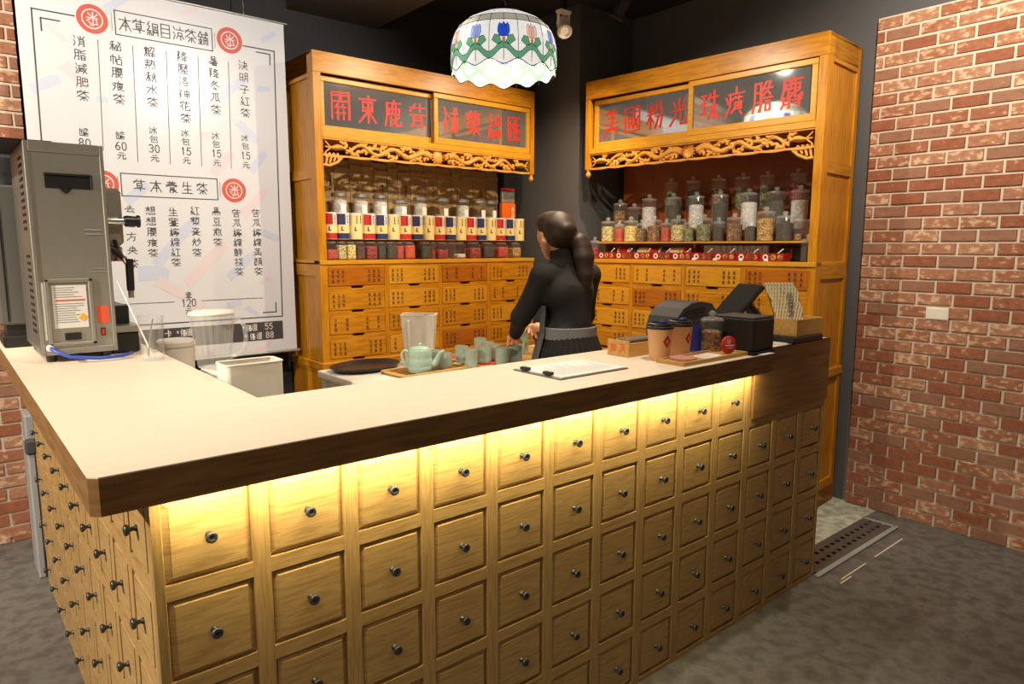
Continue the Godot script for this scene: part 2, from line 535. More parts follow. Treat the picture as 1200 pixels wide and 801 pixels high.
	mat("paper", rgb(238, 236, 232), 0.8)
	mat("banner_cloth", rgb(218, 219, 224), 0.3)
	mat("banner_ink", rgb(70, 67, 68), 0.6)
	mat("banner_blue", rgb(201, 209, 228), 0.3)
	mat("banner_pink", rgb(224, 210, 216), 0.3)
	mat("banner_band", rgb(70, 66, 70), 0.5)
	mat("logo_red", rgb(206, 84, 66), 0.5)
	mat("celadon", rgb(170, 198, 182), 0.18)
	texmat("celadon_cup", noise(0.02, [rgb(142, 164, 152), rgb(168, 184, 170), rgb(180, 180, 156)], [0.0, 0.6, 1.0], 51), Vector3(8, 14, 8), 0.2)
	mat("cup_rim", rgb(150, 124, 74), 0.35)
	texmat("bamboo", noise(0.012, [rgb(196, 150, 78), rgb(218, 174, 100)], [0.0, 1.0], 53), Vector3(1.0, 8.0, 8.0), 0.5)
	texmat("bamboo_dark", noise(0.012, [rgb(120, 84, 40), rgb(150, 110, 58)], [0.0, 1.0], 54), Vector3(1.0, 8.0, 8.0), 0.5)
	mat("black_tray", rgb(46, 40, 38), 0.28)
	mat("red_cloth", rgb(206, 74, 62), 0.85)
	var milky := mat("milky_plastic", Color(0.9, 0.89, 0.86, 0.72), 0.35)
	milky.transparency = BaseMaterial3D.TRANSPARENCY_ALPHA
	var glass := mat("clear_glass", Color(0.96, 0.98, 0.97, 0.03), 0.04)
	glass.transparency = BaseMaterial3D.TRANSPARENCY_ALPHA
	var thick := mat("thick_glass", Color(0.92, 0.94, 0.92, 0.16), 0.08)
	thick.transparency = BaseMaterial3D.TRANSPARENCY_ALPHA
	mat("skin", rgb(226, 178, 146), 0.5)
	mat("hair", rgb(44, 27, 20), 0.55)
	mat("black_cloth", rgb(27, 26, 28), 0.85)
	mat("skirt_cloth", rgb(22, 21, 22), 0.85)
	texmat("grey_weave", noise(0.05, [rgb(104, 106, 109), rgb(138, 140, 143)], [0.0, 1.0], 61), Vector3(9, 9, 9), 0.9)
	mat("kraft_cup", rgb(226, 178, 128), 0.7)
	mat("emblem_red", rgb(184, 40, 26), 0.55)
	mat("blue_card", rgb(38, 46, 130), 0.5)
	mat("coaster_pink", rgb(196, 140, 130), 0.8)
	texmat("kraft_paper", noise(0.012, [rgb(158, 128, 80), rgb(184, 154, 102), rgb(172, 140, 90)], [0.0, 0.6, 1.0], 63), Vector3(6, 4, 6), 0.8)
	mat("tin_cream", rgb(236, 214, 150), 0.5)
	mat("tin_red", rgb(196, 40, 34), 0.5)
	mat("tin_navy", rgb(40, 50, 92), 0.5)
	mat("tin_white", rgb(226, 222, 216), 0.5)
	mat("orange_pack", rgb(232, 104, 24), 0.4)
	mat("foil", rgb(176, 172, 160), 0.3, 0.6)
	mat("yellow_pack", rgb(214, 172, 50), 0.5)
	mat("silver_lid", rgb(170, 170, 166), 0.35, 0.8)
	mat("red_lacquer", rgb(150, 26, 14), 0.35)
	mat("glass_edge", rgb(120, 132, 96), 0.3)
	bits("red_powder", [rgb(150, 44, 32), rgb(206, 88, 68)], 71, 0.06)
	bits("pale_slices", [rgb(120, 104, 50), rgb(206, 192, 128), rgb(226, 214, 160), rgb(150, 140, 70)], 72)
	bits("yellow_slices", [rgb(150, 126, 52), rgb(220, 198, 116), rgb(232, 216, 150)], 73)
	bits("red_dates", [rgb(104, 20, 16), rgb(190, 44, 30), rgb(60, 14, 12), rgb(214, 96, 70)], 74)
	bits("dark_beans", [rgb(56, 26, 24), rgb(120, 60, 54), rgb(34, 18, 18)], 75)
	bits("dark_seeds", [rgb(30, 27, 24), rgb(84, 74, 58)], 76, 0.06)
	bits("goji", [rgb(190, 54, 30), rgb(232, 110, 60), rgb(150, 36, 22)], 77, 0.06)
	bits("brown_bark", [rgb(92, 60, 32), rgb(160, 116, 66), rgb(56, 36, 22), rgb(204, 164, 110)], 78)
	bits("green_leaves", [rgb(70, 76, 40), rgb(116, 122, 72), rgb(160, 160, 110), rgb(54, 52, 30)], 79)
	bits("white_pieces", [rgb(206, 204, 196), rgb(176, 174, 168), rgb(226, 224, 218)], 80, 0.02)
	bits("ochre_slices", [rgb(120, 84, 36), rgb(188, 146, 76), rgb(214, 178, 110), rgb(96, 66, 30)], 81)
	for i in 6:
		var base: Array = [[rgb(142, 92, 66), rgb(164, 112, 84), rgb(204, 168, 138)], [rgb(152, 104, 78), rgb(172, 122, 94), rgb(208, 174, 146)], [rgb(134, 80, 56), rgb(152, 94, 68), rgb(184, 134, 104)],
			[rgb(158, 112, 86), rgb(178, 132, 104), rgb(212, 180, 150)], [rgb(138, 84, 60), rgb(158, 102, 76), rgb(206, 168, 136)], [rgb(138, 96, 76), rgb(154, 112, 90), rgb(176, 138, 112)]][i]
		texmat("brick_%d" % i, noise(0.02, [base[0], base[1], base[1], base[2]], [0.0, 0.42, [0.56, 0.6, 0.72, 0.52, 0.66, 0.75][i], [0.72, 0.78, 0.98, 0.68, 0.85, 1.0][i]], 90 + i, FastNoiseLite.TYPE_SIMPLEX_SMOOTH, 5, 256), Vector3(3.6, 6.0, 3.6), 0.9)

# a ceiling spotlight: bracket, can, ring and the glowing lens with its light
func spotlight(label: String, at: Vector3, target: Vector3, energy: float, angle: float, col: Color, body: String, ceiling_y: float) -> void:
	var t := thing("ceiling_spotlight", label, "spotlight", at, 0.0, "ceiling spotlights")
	var dir := (target - at).normalized()
	var q := Basis.looking_at(dir, Vector3.UP if absf(dir.y) < 0.99 else Vector3.RIGHT)
	var g := Geo.new()
	var arm := minf(0.085, ceiling_y - at.y)
	g.box(Vector3(0, arm - 0.008, 0), Vector3(0.086, 0.016, 0.05), 0.004)
	for s in [-1, 1]:
		g.box(Vector3(0.041 * s, arm / 2, 0), Vector3(0.006, arm - 0.01, 0.022), 0.002)
	g.tube([Vector3(-0.043, 0, 0), Vector3(0.043, 0, 0)], 0.006, 8)
	part(t, "bracket", g, M[body])
	if ceiling_y - at.y - arm > 0.002:
		part(t, "drop_rod", span(-0.012, 0.012, arm, ceiling_y - at.y, -0.012, 0.012), M.black_matte)
	var flip := Basis(Vector3.RIGHT, -PI / 2)
	var c := Geo.new()
	c.t = Transform3D(q * flip, Vector3.ZERO)
	c.lathe([Vector2(0, -0.06), Vector2(0.026, -0.06), Vector2(0.037, -0.042), Vector2(0.037, 0.044), Vector2(0.043, 0.048), Vector2(0.043, 0.06), Vector2(0.034, 0.06), Vector2(0.024, 0.05)], 20)
	part(t, "can", c, M[body])
	var e := StandardMaterial3D.new()
	e.resource_name = "spotlight_lens"
	e.albedo_color = rgb(230, 225, 210)
	e.emission_enabled = true
	e.emission = col
	e.emission_energy_multiplier = 0.35
	var l := Geo.new()
	l.t = c.t
	l.lathe([Vector2(0.0, 0.049), Vector2(0.024, 0.049), Vector2(0.024, 0.05), Vector2(0, 0.05)], 20)
	part(t, "lens", l, e)
	var s := SpotLight3D.new()
	s.name = "lens_light"
	t.add_child(s)
	s.transform = Transform3D(q, dir * 0.07)
	s.light_color = col
	s.light_energy = energy
	s.spot_angle = angle
	s.spot_angle_attenuation = 0.7
	s.spot_range = 12.0
	s.spot_attenuation = 2.0
	s.light_size = 0.024
	s.shadow_enabled = true

func shop_lights() -> void:
	var warm := Color(1.0, 0.9, 0.76)
	var neutral := Color(1.0, 0.94, 0.85)
	# the two that show in the photograph hang over the corner pillar
	spotlight("white ceiling spotlight on a bracket close to the dark pillar", Vector3(2.55, 2.70, -1.7), Vector3(1.7, 1.0, -0.4), 1.2, 48.0, warm, "white_plastic", 3.0)
	spotlight("black ceiling spotlight hanging over the cabinet by the brick wall", Vector3(2.67, 2.745, -1.37), Vector3(2.3, 1.0, -2.4), 1.5, 52.0, warm, "black_plastic", 3.0)
	spotlight("unseen ceiling spotlight over the espresso machine end of the counter", Vector3(0.5, 2.82, -0.5), Vector3(0.2, 1.0, -0.7), 1.25, 52.0, neutral, "black_plastic", 3.0)  # out of view, placed to light the espresso end of the counter
	spotlight("unseen ceiling spotlight over the middle of the counter top", Vector3(1.5, 2.82, 0.1), Vector3(1.35, 1.0, -0.35), 1.9, 48.0, neutral, "black_plastic", 3.0)  # out of view, lights the counter middle and glares on the banner
	spotlight("unseen ceiling spotlight aimed at the menu banner", Vector3(1.2, 2.7, -0.6), Vector3(0.8, 2.0, -2.6), 2.6, 44.0, Color(1.0, 0.965, 0.92), "black_plastic", 2.8)  # out of view, placed to brighten the banner
	spotlight("unseen ceiling spotlight aimed at the brick wall", Vector3(2.2, 2.82, 0.5), Vector3(3.5, 1.8, 0.1), 3.4, 52.0, neutral, "black_plastic", 3.0)  # out of view, placed to light the upper bricks
	spotlight("unseen ceiling spotlight aimed at the side drawers of the counter", Vector3(-2.7, 2.6, -0.5), Vector3(-0.45, 0.3, -0.9), 15.5, 33.0, neutral, "black_plastic", 3.0)  # out of view, gives the strong light on the left side
	spotlight("unseen ceiling spotlight aimed at the brick wall beside the banner", Vector3(-1.0, 2.82, -1.2), Vector3(-0.35, 1.7, -2.7), 4.6, 52.0, neutral, "black_plastic", 3.0)  # out of view, brightens the bricks next to the banner
	spotlight("unseen ceiling spotlight over the tea table", Vector3(2.2, 2.82, -0.9), Vector3(1.9, 1.0, -2.2), 2.2, 54.0, warm, "black_plastic", 3.0)  # out of view, lights the tea table and the cabinet front
	spotlight("unseen ceiling spotlight aimed at the herb jars by the brick wall", Vector3(1.75, 2.7, -1.05), Vector3(3.1, 1.55, -1.1), 1.5, 44.0, neutral, "black_plastic", 2.8)  # out of view, placed to brighten the jars in the recess
	# unseen panel lamp, placed out of view to brighten the front of the shop
	var t := thing("unseen_panel_lamp", "unseen flat white ceiling panel lamp brightening the front of the shop", "lamp", Vector3(-1.7, 3.0, 1.7))
	part(t, "frame", span(-0.63, 0.63, -0.03, 0.0, -0.63, 0.63, 0.004), M.white_paint)
	var e := StandardMaterial3D.new()
	e.resource_name = "unseen_panel_glow"
	e.albedo_color = Color(0.95, 0.94, 0.9)
	e.emission_enabled = true
	e.emission = neutral
	e.emission_energy_multiplier = 2.0
	part(t, "diffuser", span(-0.6, 0.6, -0.034, -0.03, -0.6, 0.6), e)
	var a := AreaLight3D.new()
	a.name = "unseen_panel_light"
	t.add_child(a)
	a.area_size = Vector2(1.2, 1.2)
	a.position = Vector3(0, -0.04, 0)
	a.rotation = Vector3(-PI / 2, 0, 0)
	a.light_color = neutral
	a.light_energy = 1.5
	a.area_range = 12.0
	a.shadow_enabled = true

func shell() -> void:
	var fl := span(-3.3, 2.52, -0.12, 0.0, -3.0, 3.6)
	fl.box(Vector3(3.51, -0.06, 0.3), Vector3(0.38, 0.12, 6.6))
	fl.box(Vector3(2.92, -0.06, (-3.0 - 0.158) / 2), Vector3(0.8, 0.12, 2.842))
	fl.box(Vector3(2.92, -0.06, (3.6 - 0.018) / 2), Vector3(0.8, 0.12, 3.618))
	structure("floor", fl, M.concrete)
	structure("floor_back", span(0.3, 3.52, 0.0, 0.004, -2.75, -0.168), M.pale_concrete)
	structure("wall_back", span(-3.3, 3.7, 0.0, 3.0, -2.95, -2.75), M.dark_paint_dim)
	structure("wall_right", span(3.52, 3.7, 0.0, 3.0, -2.75, 3.6), M.dark_paint)
	structure("wall_left", span(-3.3, -3.2, 0.0, 3.0, -2.75, 3.6), M.unseen_wall_plaster)
	structure("wall_front", span(-3.2, 3.52, 0.0, 3.0, 3.5, 3.6), M.unseen_wall_plaster)
	structure("wall_pillar", span(3.0, 3.52, 0.0, 3.0, -2.75, -2.01), M.dark_paint)
	structure("ceiling", span(-3.3, 3.7, 3.0, 3.12, -2.95, -0.4), M.ceiling_paint)
	structure("ceiling_front", span(-3.3, 3.7, 3.0, 3.12, -0.4, 3.6), M.ceiling_lit_tone)  # out of view; its pale tone carries light into the mirror panes
	structure("ceiling_beam", span(1.33, 1.91, 2.8, 3.0, -2.75, -0.4), M.beam_paint)

func brick_piece(w: float) -> ArrayMesh:
	var g := Geo.new()
	var h := 0.0535
	var b := 0.0025
	var d := 0.009
	var a := [Vector3(-w / 2, -h / 2, 0), Vector3(w / 2, -h / 2, 0), Vector3(w / 2, h / 2, 0), Vector3(-w / 2, h / 2, 0)]
	var f := [Vector3(-w / 2 + b, -h / 2 + b, d), Vector3(w / 2 - b, -h / 2 + b, d), Vector3(w / 2 - b, h / 2 - b, d), Vector3(-w / 2 + b, h / 2 - b, d)]
	g.quad(f[0], f[1], f[2], f[3])
	for i in 4:
		var j := (i + 1) % 4
		g.quad(a[i], a[j], f[j], f[i])
	return g.mesh()

func brick_walls() -> void:
	var whole := brick_piece(0.154)
	var parts := {}
	# each wall: the mortar bed with its bricks; s runs along the wall
	for wall in 2:
		var bed: MeshInstance3D
		var s_lo: float
		var s_hi: float
		var s_join: float
		var turn: float
		var near: float
		if wall == 0:
			bed = structure("wall_right_brick", span(3.503, 3.52, 0.0, 2.607, -0.34, 3.5), M.mortar)
			s_lo = -0.34
			s_hi = 3.5
			near = 0.78
			s_join = -0.135
			turn = -PI / 2
		else:
			bed = structure("wall_back_brick", span(-3.2, 0.015, 0.0, 3.0, -2.75, -2.707), M.mortar)
			s_lo = -3.2
			s_hi = 0.015
			near = -0.75
			s_join = -0.104
			turn = 0.0
		var far := Geo.new()
		var course := 0.0635
		var rows := 41 if wall == 0 else 47
		var y0 := 0.001 if wall == 0 else 0.019 - course
		for k in rows:
			var y := y0 + (k + 0.5) * course
			if y < 0.02:
				y = 0.001 + 0.0268
			var shift := 0.0 if k % 2 == 1 else 0.082
			var n0 := int(floor((s_lo - s_join - shift) / 0.164))
			var n1 := int(ceil((s_hi - s_join - shift) / 0.164))
			for j in range(n0, n1):
				var a := maxf(s_join + shift + j * 0.164 + 0.005, s_lo)
				var b := minf(s_join + shift + (j + 1) * 0.164 - 0.005, s_hi)
				if b - a < 0.012:
					continue
				var mid := (a + b) / 2
				var out := rng.randf_range(-0.0015, 0.0015)
				var at := Vector3(3.5035 + out, y, mid) if wall == 0 else Vector3(mid, y, -2.7075 + out)
				var shows := (mid < near) if wall == 0 else (mid > near)
				if wall == 1 and y > 2.75:
					shows = false
				if shows:
					var m: ArrayMesh = whole
					if b - a < 0.15:
						var key := snappedf(b - a, 0.002)
						if not parts.has(key):
							parts[key] = brick_piece(b - a)
						m = parts[key]
					part(bed, "brick", m, M["brick_%d" % rng.randi_range(0, 5)], at, Vector3(0, turn, 0))
				else:
					far.t = Transform3D(Basis(Vector3.UP, turn), at)
					var w := b - a
					far.box(Vector3(0, 0, 0.004), Vector3(w, 0.0535, 0.009))
		var rest := part(bed, "brickwork", far, M.brick_1)
		rest.set_meta("kind", "stuff")

func floor_drain() -> void:
	var t := thing("floor_drain", "steel floor drain cover with two rows of slots beside the counter", "drain", Vector3(2.92, 0.004, -0.088))
	var g := Geo.new()
	var half := 0.4
	# the cover with two rows of open slots, built from strips round the holes
	var rows := [-0.026, 0.026]
	g.box(Vector3(0, 0.002, -0.054), Vector3(half * 2, 0.006, 0.036))
	g.box(Vector3(0, 0.002, 0.054), Vector3(half * 2, 0.006, 0.036))
	g.box(Vector3(0, 0.002, 0), Vector3(half * 2, 0.006, 0.032))
	for r in rows:
		for k in 15:
			var x := -half + (k + 0.5) * half * 2 / 15 + (0.012 if r > 0 else 0.0)
			g.box(Vector3(x - 0.02, 0.002, r), Vector3(0.027, 0.006, 0.022))
	part(t, "cover", g, M.steel_dark)
	# the channel under the cover
	var pit := Geo.new()
	pit.box(Vector3(0, -0.112, 0), Vector3(half * 2, 0.01, 0.14))
	for s in [-1, 1]:
		pit.box(Vector3(0, -0.06, 0.0685 * s), Vector3(half * 2, 0.1, 0.003))
		pit.box(Vector3((half - 0.0015) * s, -0.06, 0), Vector3(0.003, 0.1, 0.134))
	part(t, "channel", pit, M.concrete)
	var f := Geo.new()
	f.box(Vector3(0, 0.001, 0.084), Vector3(half * 2 + 0.05, 0.008, 0.024), 0.001)
	f.box(Vector3(half + 0.012, 0.001, 0.006), Vector3(0.024, 0.008, 0.156), 0.001)
	part(t, "frame", f, M.grey_plastic)
	for k in [[-0.36, -0.12, 0.16], [-0.02, 0.3, 0.158], [-0.4, -0.3, 0.175]]:
		part(t, "cement_line", span(k[0], k[1], -0.004, -0.0025, k[2], k[2] + 0.006), M.mortar)

# a raised drawer front, its face looking along +z, and its knob
func drawer_front(w: float, h: float) -> ArrayMesh:
	var g := Geo.new()
	var i := 0.013
	var p := [Vector2(-w / 2, -h / 2), Vector2(w / 2, -h / 2), Vector2(w / 2, h / 2), Vector2(-w / 2, h / 2)]
	var q := [Vector2(-w / 2 + i, -h / 2 + i), Vector2(w / 2 - i, -h / 2 + i), Vector2(w / 2 - i, h / 2 - i), Vector2(-w / 2 + i, h / 2 - i)]
	g.quad(Vector3(q[0].x, q[0].y, -0.001), Vector3(q[1].x, q[1].y, -0.001), Vector3(q[2].x, q[2].y, -0.001), Vector3(q[3].x, q[3].y, -0.001))
	for k in 4:
		var j := (k + 1) % 4
		g.quad(Vector3(p[k].x, p[k].y, -0.01), Vector3(p[j].x, p[j].y, -0.01), Vector3(q[j].x, q[j].y, -0.0025), Vector3(q[k].x, q[k].y, -0.0025))
		g.quad(Vector3(q[k].x, q[k].y, -0.0025), Vector3(q[j].x, q[j].y, -0.0025), Vector3(q[j].x, q[j].y, -0.001), Vector3(q[k].x, q[k].y, -0.001))
		g.quad(Vector3(p[k].x, p[k].y, -0.02), Vector3(p[j].x, p[j].y, -0.02), Vector3(p[j].x, p[j].y, -0.01), Vector3(p[k].x, p[k].y, -0.01))
	return g.mesh()

func knob_shape() -> ArrayMesh:
	var g := Geo.new()
	g.t = Transform3D(Basis(Vector3.RIGHT, PI / 2), Vector3.ZERO)
	g.lathe([Vector2(0.007, -0.002), Vector2(0.007, 0.002), Vector2(0.0045, 0.004), Vector2(0.0045, 0.011), Vector2(0.0095, 0.014), Vector2(0.0118, 0.018), Vector2(0.0105, 0.0222), Vector2(0.006, 0.0232), Vector2(0.0045, 0.021), Vector2(0, 0.021)], 14, true)
	return g.mesh()

const ROW := 0.19626

func drawer_counter() -> void:
	var knob := knob_shape()
	var face := drawer_front(0.163, 0.164)
	var t := thing("drawer_cabinet", "long front of the counter, rows of oak drawers with black knobs under a light strip", "counter", Vector3(0, 0, -0.022))
	part(t, "carcass", span(-0.083, 2.5, 0.0, 0.99, -0.34, -0.019), M.oak_flat)
	for c in range(-1, 13):
		var x0 := 0.2 * c + 0.082
		var x1 := 0.2 * c + 0.118
		if c == -1:
			x0 = -0.101
		if c == 12:
			x1 = 2.5
		part(t, "stile", span(x0, x1, 0.0, 0.99, -0.018, 0.0, 0.001), M.oak_upright)
	for k in 6:
		var y1 := 0.885 - ROW * (k - 1) - 0.0825
		var y0 := 0.885 - ROW * k + 0.0825
		if k == 0:
			y1 = 0.99
		if k == 5:
			y0 = 0.0
		part(t, "rail", span(-0.083, 2.483, y0, y1, -0.018, -0.0006), M.oak_flat)
	for k in 5:
		for c in 13:
			if k == 0 and c > 9:
				continue
			var d := part(t, "drawer", face, M.oak_flat, Vector3(0.2 * c, 0.885 - ROW * k, 0))
			part(d, "knob", knob, M.knob_metal)
	var p := Geo.new()
	p.box(Vector3(2.215, 0.893, 0.001), Vector3(0.58, 0.182, 0.014), 0.001)
	p.box(Vector3(2.223, 1.0215, 0.001), Vector3(0.564, 0.075, 0.014))
	part(t, "plank", p, M.brown_plank)
	var led := StandardMaterial3D.new()
	led.resource_name = "led_strip_glow"
	led.albedo_color = Color(1, 0.95, 0.8)
	led.emission_enabled = true
	led.emission = Color(1.0, 0.9, 0.62)
	led.emission_energy_multiplier = 1.5
	part(t, "led_strip", span(-0.09, 1.91, 0.986, 0.99, 0.048, 0.058), led)
	var a := AreaLight3D.new()
	a.name = "led_strip_light"
	t.add_child(a)
	a.area_size = Vector2(2.0, 0.008)
	a.position = Vector3(0.91, 0.984, 0.053)
	a.rotation = Vector3(-PI / 2 + 0.5, 0, 0)
	a.light_color = Color(1.0, 0.925, 0.71)
	a.light_energy = 1.05
	a.area_range = 8.0
	a.shadow_enabled = true
	# the return along the shop side
	var l := thing("drawer_cabinet", "side of the counter with oak drawers below the espresso machine", "counter", Vector3(-0.101, 0, 0))
	part(l, "carcass", span(0.02, 0.3, 0.0, 0.99, -2.12, -0.37), M.oak_flat)
	for c in 11:
		var z1 := -0.146 - 0.2054 * (c - 1) - 0.085
		var z0 := -0.146 - 0.2054 * c + 0.085
		if c == 0:
			z1 = -0.022
		if c == 10:
			z0 = -2.12
		part(l, "stile", span(0.0, 0.018, 0.0, 0.99, minf(z0, z1), maxf(z0, z1), 0.001), M.oak_upright)
	for k in 6:
		var y1 := 0.885 - ROW * (k - 1) - 0.0825
		var y0 := 0.885 - ROW * k + 0.0825
		if k == 0:
			y1 = 0.99
		if k == 5:
			y0 = 0.0
		part(l, "rail", span(0.0006, 0.018, y0, y1, -2.08, -0.023), M.oak_flat)
	var side := drawer_front(0.168, 0.164)
	for k in 5:
		for c in 10:
			var d := part(l, "drawer", side, M.oak_flat, Vector3(0, 0.885 - ROW * k, -0.146 - 0.2054 * c), Vector3(0, -PI / 2, 0))
			part(d, "knob", knob, M.knob_metal)

func countertop() -> void:
	var t := thing("countertop", "cream laminate counter top with a thick brown wood edge", "countertop")
	var poly := PackedVector2Array([Vector2(-0.186, -0.05), Vector2(1.94, -0.05), Vector2(1.94, 0.014), Vector2(2.505, 0.014), Vector2(2.505, 0.39), Vector2(0.235, 0.39), Vector2(0.235, 2.12), Vector2(-0.2, 2.12), Vector2(-0.2, -0.036)])
	var lay := Transform3D(Basis(Vector3.RIGHT, -PI / 2), Vector3.ZERO)
	var core := Geo.new()
	core.t = lay
	core.prism(poly.duplicate(), 0.9905, 1.0565)
	part(t, "core", core, M.brown_edge)
	var top := Geo.new()
	top.t = lay
	top.prism(poly.duplicate(), 1.0565, 1.059)
	part(t, "laminate", top, M.cream_laminate)

# ---------------------------------------------------------------- the two medicine cabinets
func carving(length: float, drop_at_start: bool) -> Geo:
	var g := Geo.new()
	var mid := length / 2
	var h := 0.088
	g.t = Transform3D(Basis(Vector3.RIGHT, PI / 2), Vector3(mid, 0, 0.0))
	g.lathe([Vector2(0.036, -0.008), Vector2(0.036, 0.003), Vector2(0.03, 0.009), Vector2(0.018, 0.012), Vector2(0, 0.013)], 18, true)
	g.t = Transform3D.IDENTITY
	for k in 14:
		var a := TAU * k / 14
		g.tube([Vector3(mid + cos(a) * 0.034, sin(a) * 0.034, 0.002), Vector3(mid + cos(a) * 0.046, sin(a) * 0.043, 0.0)], [0.006, 0.002], 5)
	for side in [-1.0, 1.0]:
		var start := 0.075
		var run := mid - 0.02 - start
		# the dragon: a body in waves with a heavy head towards the sun
		var pts := []
		var rad := []
		for i in 34:
			var f := i / 33.0
			pts.append(Vector3(mid + side * (start + run * f * 0.82), sin(f * TAU * 2.6 + 0.6) * 0.024 * (0.6 + 0.5 * f), 0.004 + 0.004 * cos(f * TAU * 2.6)))
			rad.append(lerpf(0.021, 0.010, f) * (0.85 + 0.15 * sin(i * 2.1)))
		g.tube(pts, rad, 7)
		g.t = Transform3D(Basis(Vector3.BACK, 0.4 * side), Vector3(mid + side * (start - 0.004), 0.012, 0.004))
		g.box(Vector3.ZERO, Vector3(0.056, 0.036, 0.024), 0.008)
		g.box(Vector3(-0.02 * side, -0.013, 0.002), Vector3(0.022, 0.008, 0.014), 0.003)
		g.t = Transform3D.IDENTITY
		for k in 4:
			var b := Vector3(mid + side * (start + 0.012), 0.016, 0.006)
			g.tube([b, b + Vector3(side * 0.022, 0.008 + k * 0.005, 0.002), b + Vector3(side * (0.036 + k * 0.008), 0.004 + k * 0.007, 0)], [0.005, 0.004, 0.0015], 5)
		# legs, fins and clouds that fill the openwork
		for k in 19:
			var f := (k + 0.5) / 19.0
			var x: float = mid + side * (start + run * f * 0.86)
			var y := -sin(f * TAU * 2.6 + 0.6) * 0.026
			var q := []
			for i in 9:
				var a := i / 8.0 * 4.6 + k * 1.3
				var r := lerpf(0.019, 0.005, i / 8.0)
				q.append(Vector3(x + cos(a) * r, clampf(y + sin(a) * r * 0.9, -0.042, 0.042), 0.002))
			g.tube(q, [0.007, 0.011, 0.0125, 0.0125, 0.011, 0.011, 0.009, 0.007, 0.005], 5)
		for k in 9:
			var f := (k + 0.3) / 9.0
			var x: float = mid + side * (start + run * f * 0.88)
			var lift := 0.034 if k % 2 == 0 else -0.034
			g.tube([Vector3(x, lift, 0.0), Vector3(x + side * 0.02, lift * 0.75, 0.003), Vector3(x + side * 0.042, lift * 1.05, 0)], [0.006, 0.012, 0.005], 5)
		# the fish at the end
		var e := Vector3(mid + side * (mid - 0.085), 0.002, 0.002)
		g.tube([e - Vector3(side * 0.045, 0.006, 0), e - Vector3(side * 0.02, 0, 0), e, e + Vector3(side * 0.026, -0.004, 0), e + Vector3(side * 0.042, -0.004, 0)], [0.008, 0.03, 0.036, 0.024, 0.008], 9, true, 0.5)
		for k in 3:
			g.tube([e + Vector3(side * 0.036, -0.004, 0), e + Vector3(side * 0.07, -0.03 + k * 0.03, 0)], [0.006, 0.004], 5)
	# lips above and below
	var wave := PackedVector2Array()
	for i in 61:
		wave.append(Vector2(length * i / 60.0, -h / 2 - 0.004 - 0.005 * absf(sin(i * PI / 6.0))))
	for i in 61:
		wave.append(Vector2(length * (60 - i) / 60.0, -h / 2 + 0.005))
	g.prism(wave, -0.008, 0.008)
	g.box(Vector3(mid, h / 2, 0), Vector3(length, 0.008, 0.018), 0.002)
	if drop_at_start:
		for k in 4:
			var x := 0.012 + k * 0.024
			g.tube([Vector3(x, -0.03, 0), Vector3(x + 0.012, -0.055, 0.003), Vector3(x + 0.004, -0.098 + k * 0.012, 0.001)], [0.009, 0.009, 0.006], 6)
		g.tube([Vector3(0.0, -0.096, 0), Vector3(0.04, -0.098, 0.002), Vector3(0.085, -0.078, 0.002), Vector3(0.115, -0.052, 0)], [0.008, 0.009, 0.009, 0.008], 6)
	return g

func drawer_text(w: float, sparse: bool) -> Geo:
	var g := Geo.new()
	var keys := ["花", "木", "甫", "京", "本", "草", "子", "水", "元", "生", "豆", "天", "光", "東", "央", "方", "瓜", "金", "田", "茶"]
	var cols := [-0.42, -0.33, -0.25, 0.21, 0.3, 0.39]
	if sparse:
		cols = [-0.4, -0.2, 0.16, 0.36]
	for c in cols:
		for k in 3:
			write_char(g, keys[rng.randi_range(0, keys.size() - 1)], Vector2(c * w, 0.027 - 0.026 * k), 0.014, 0.018, 0.0026)
	return g

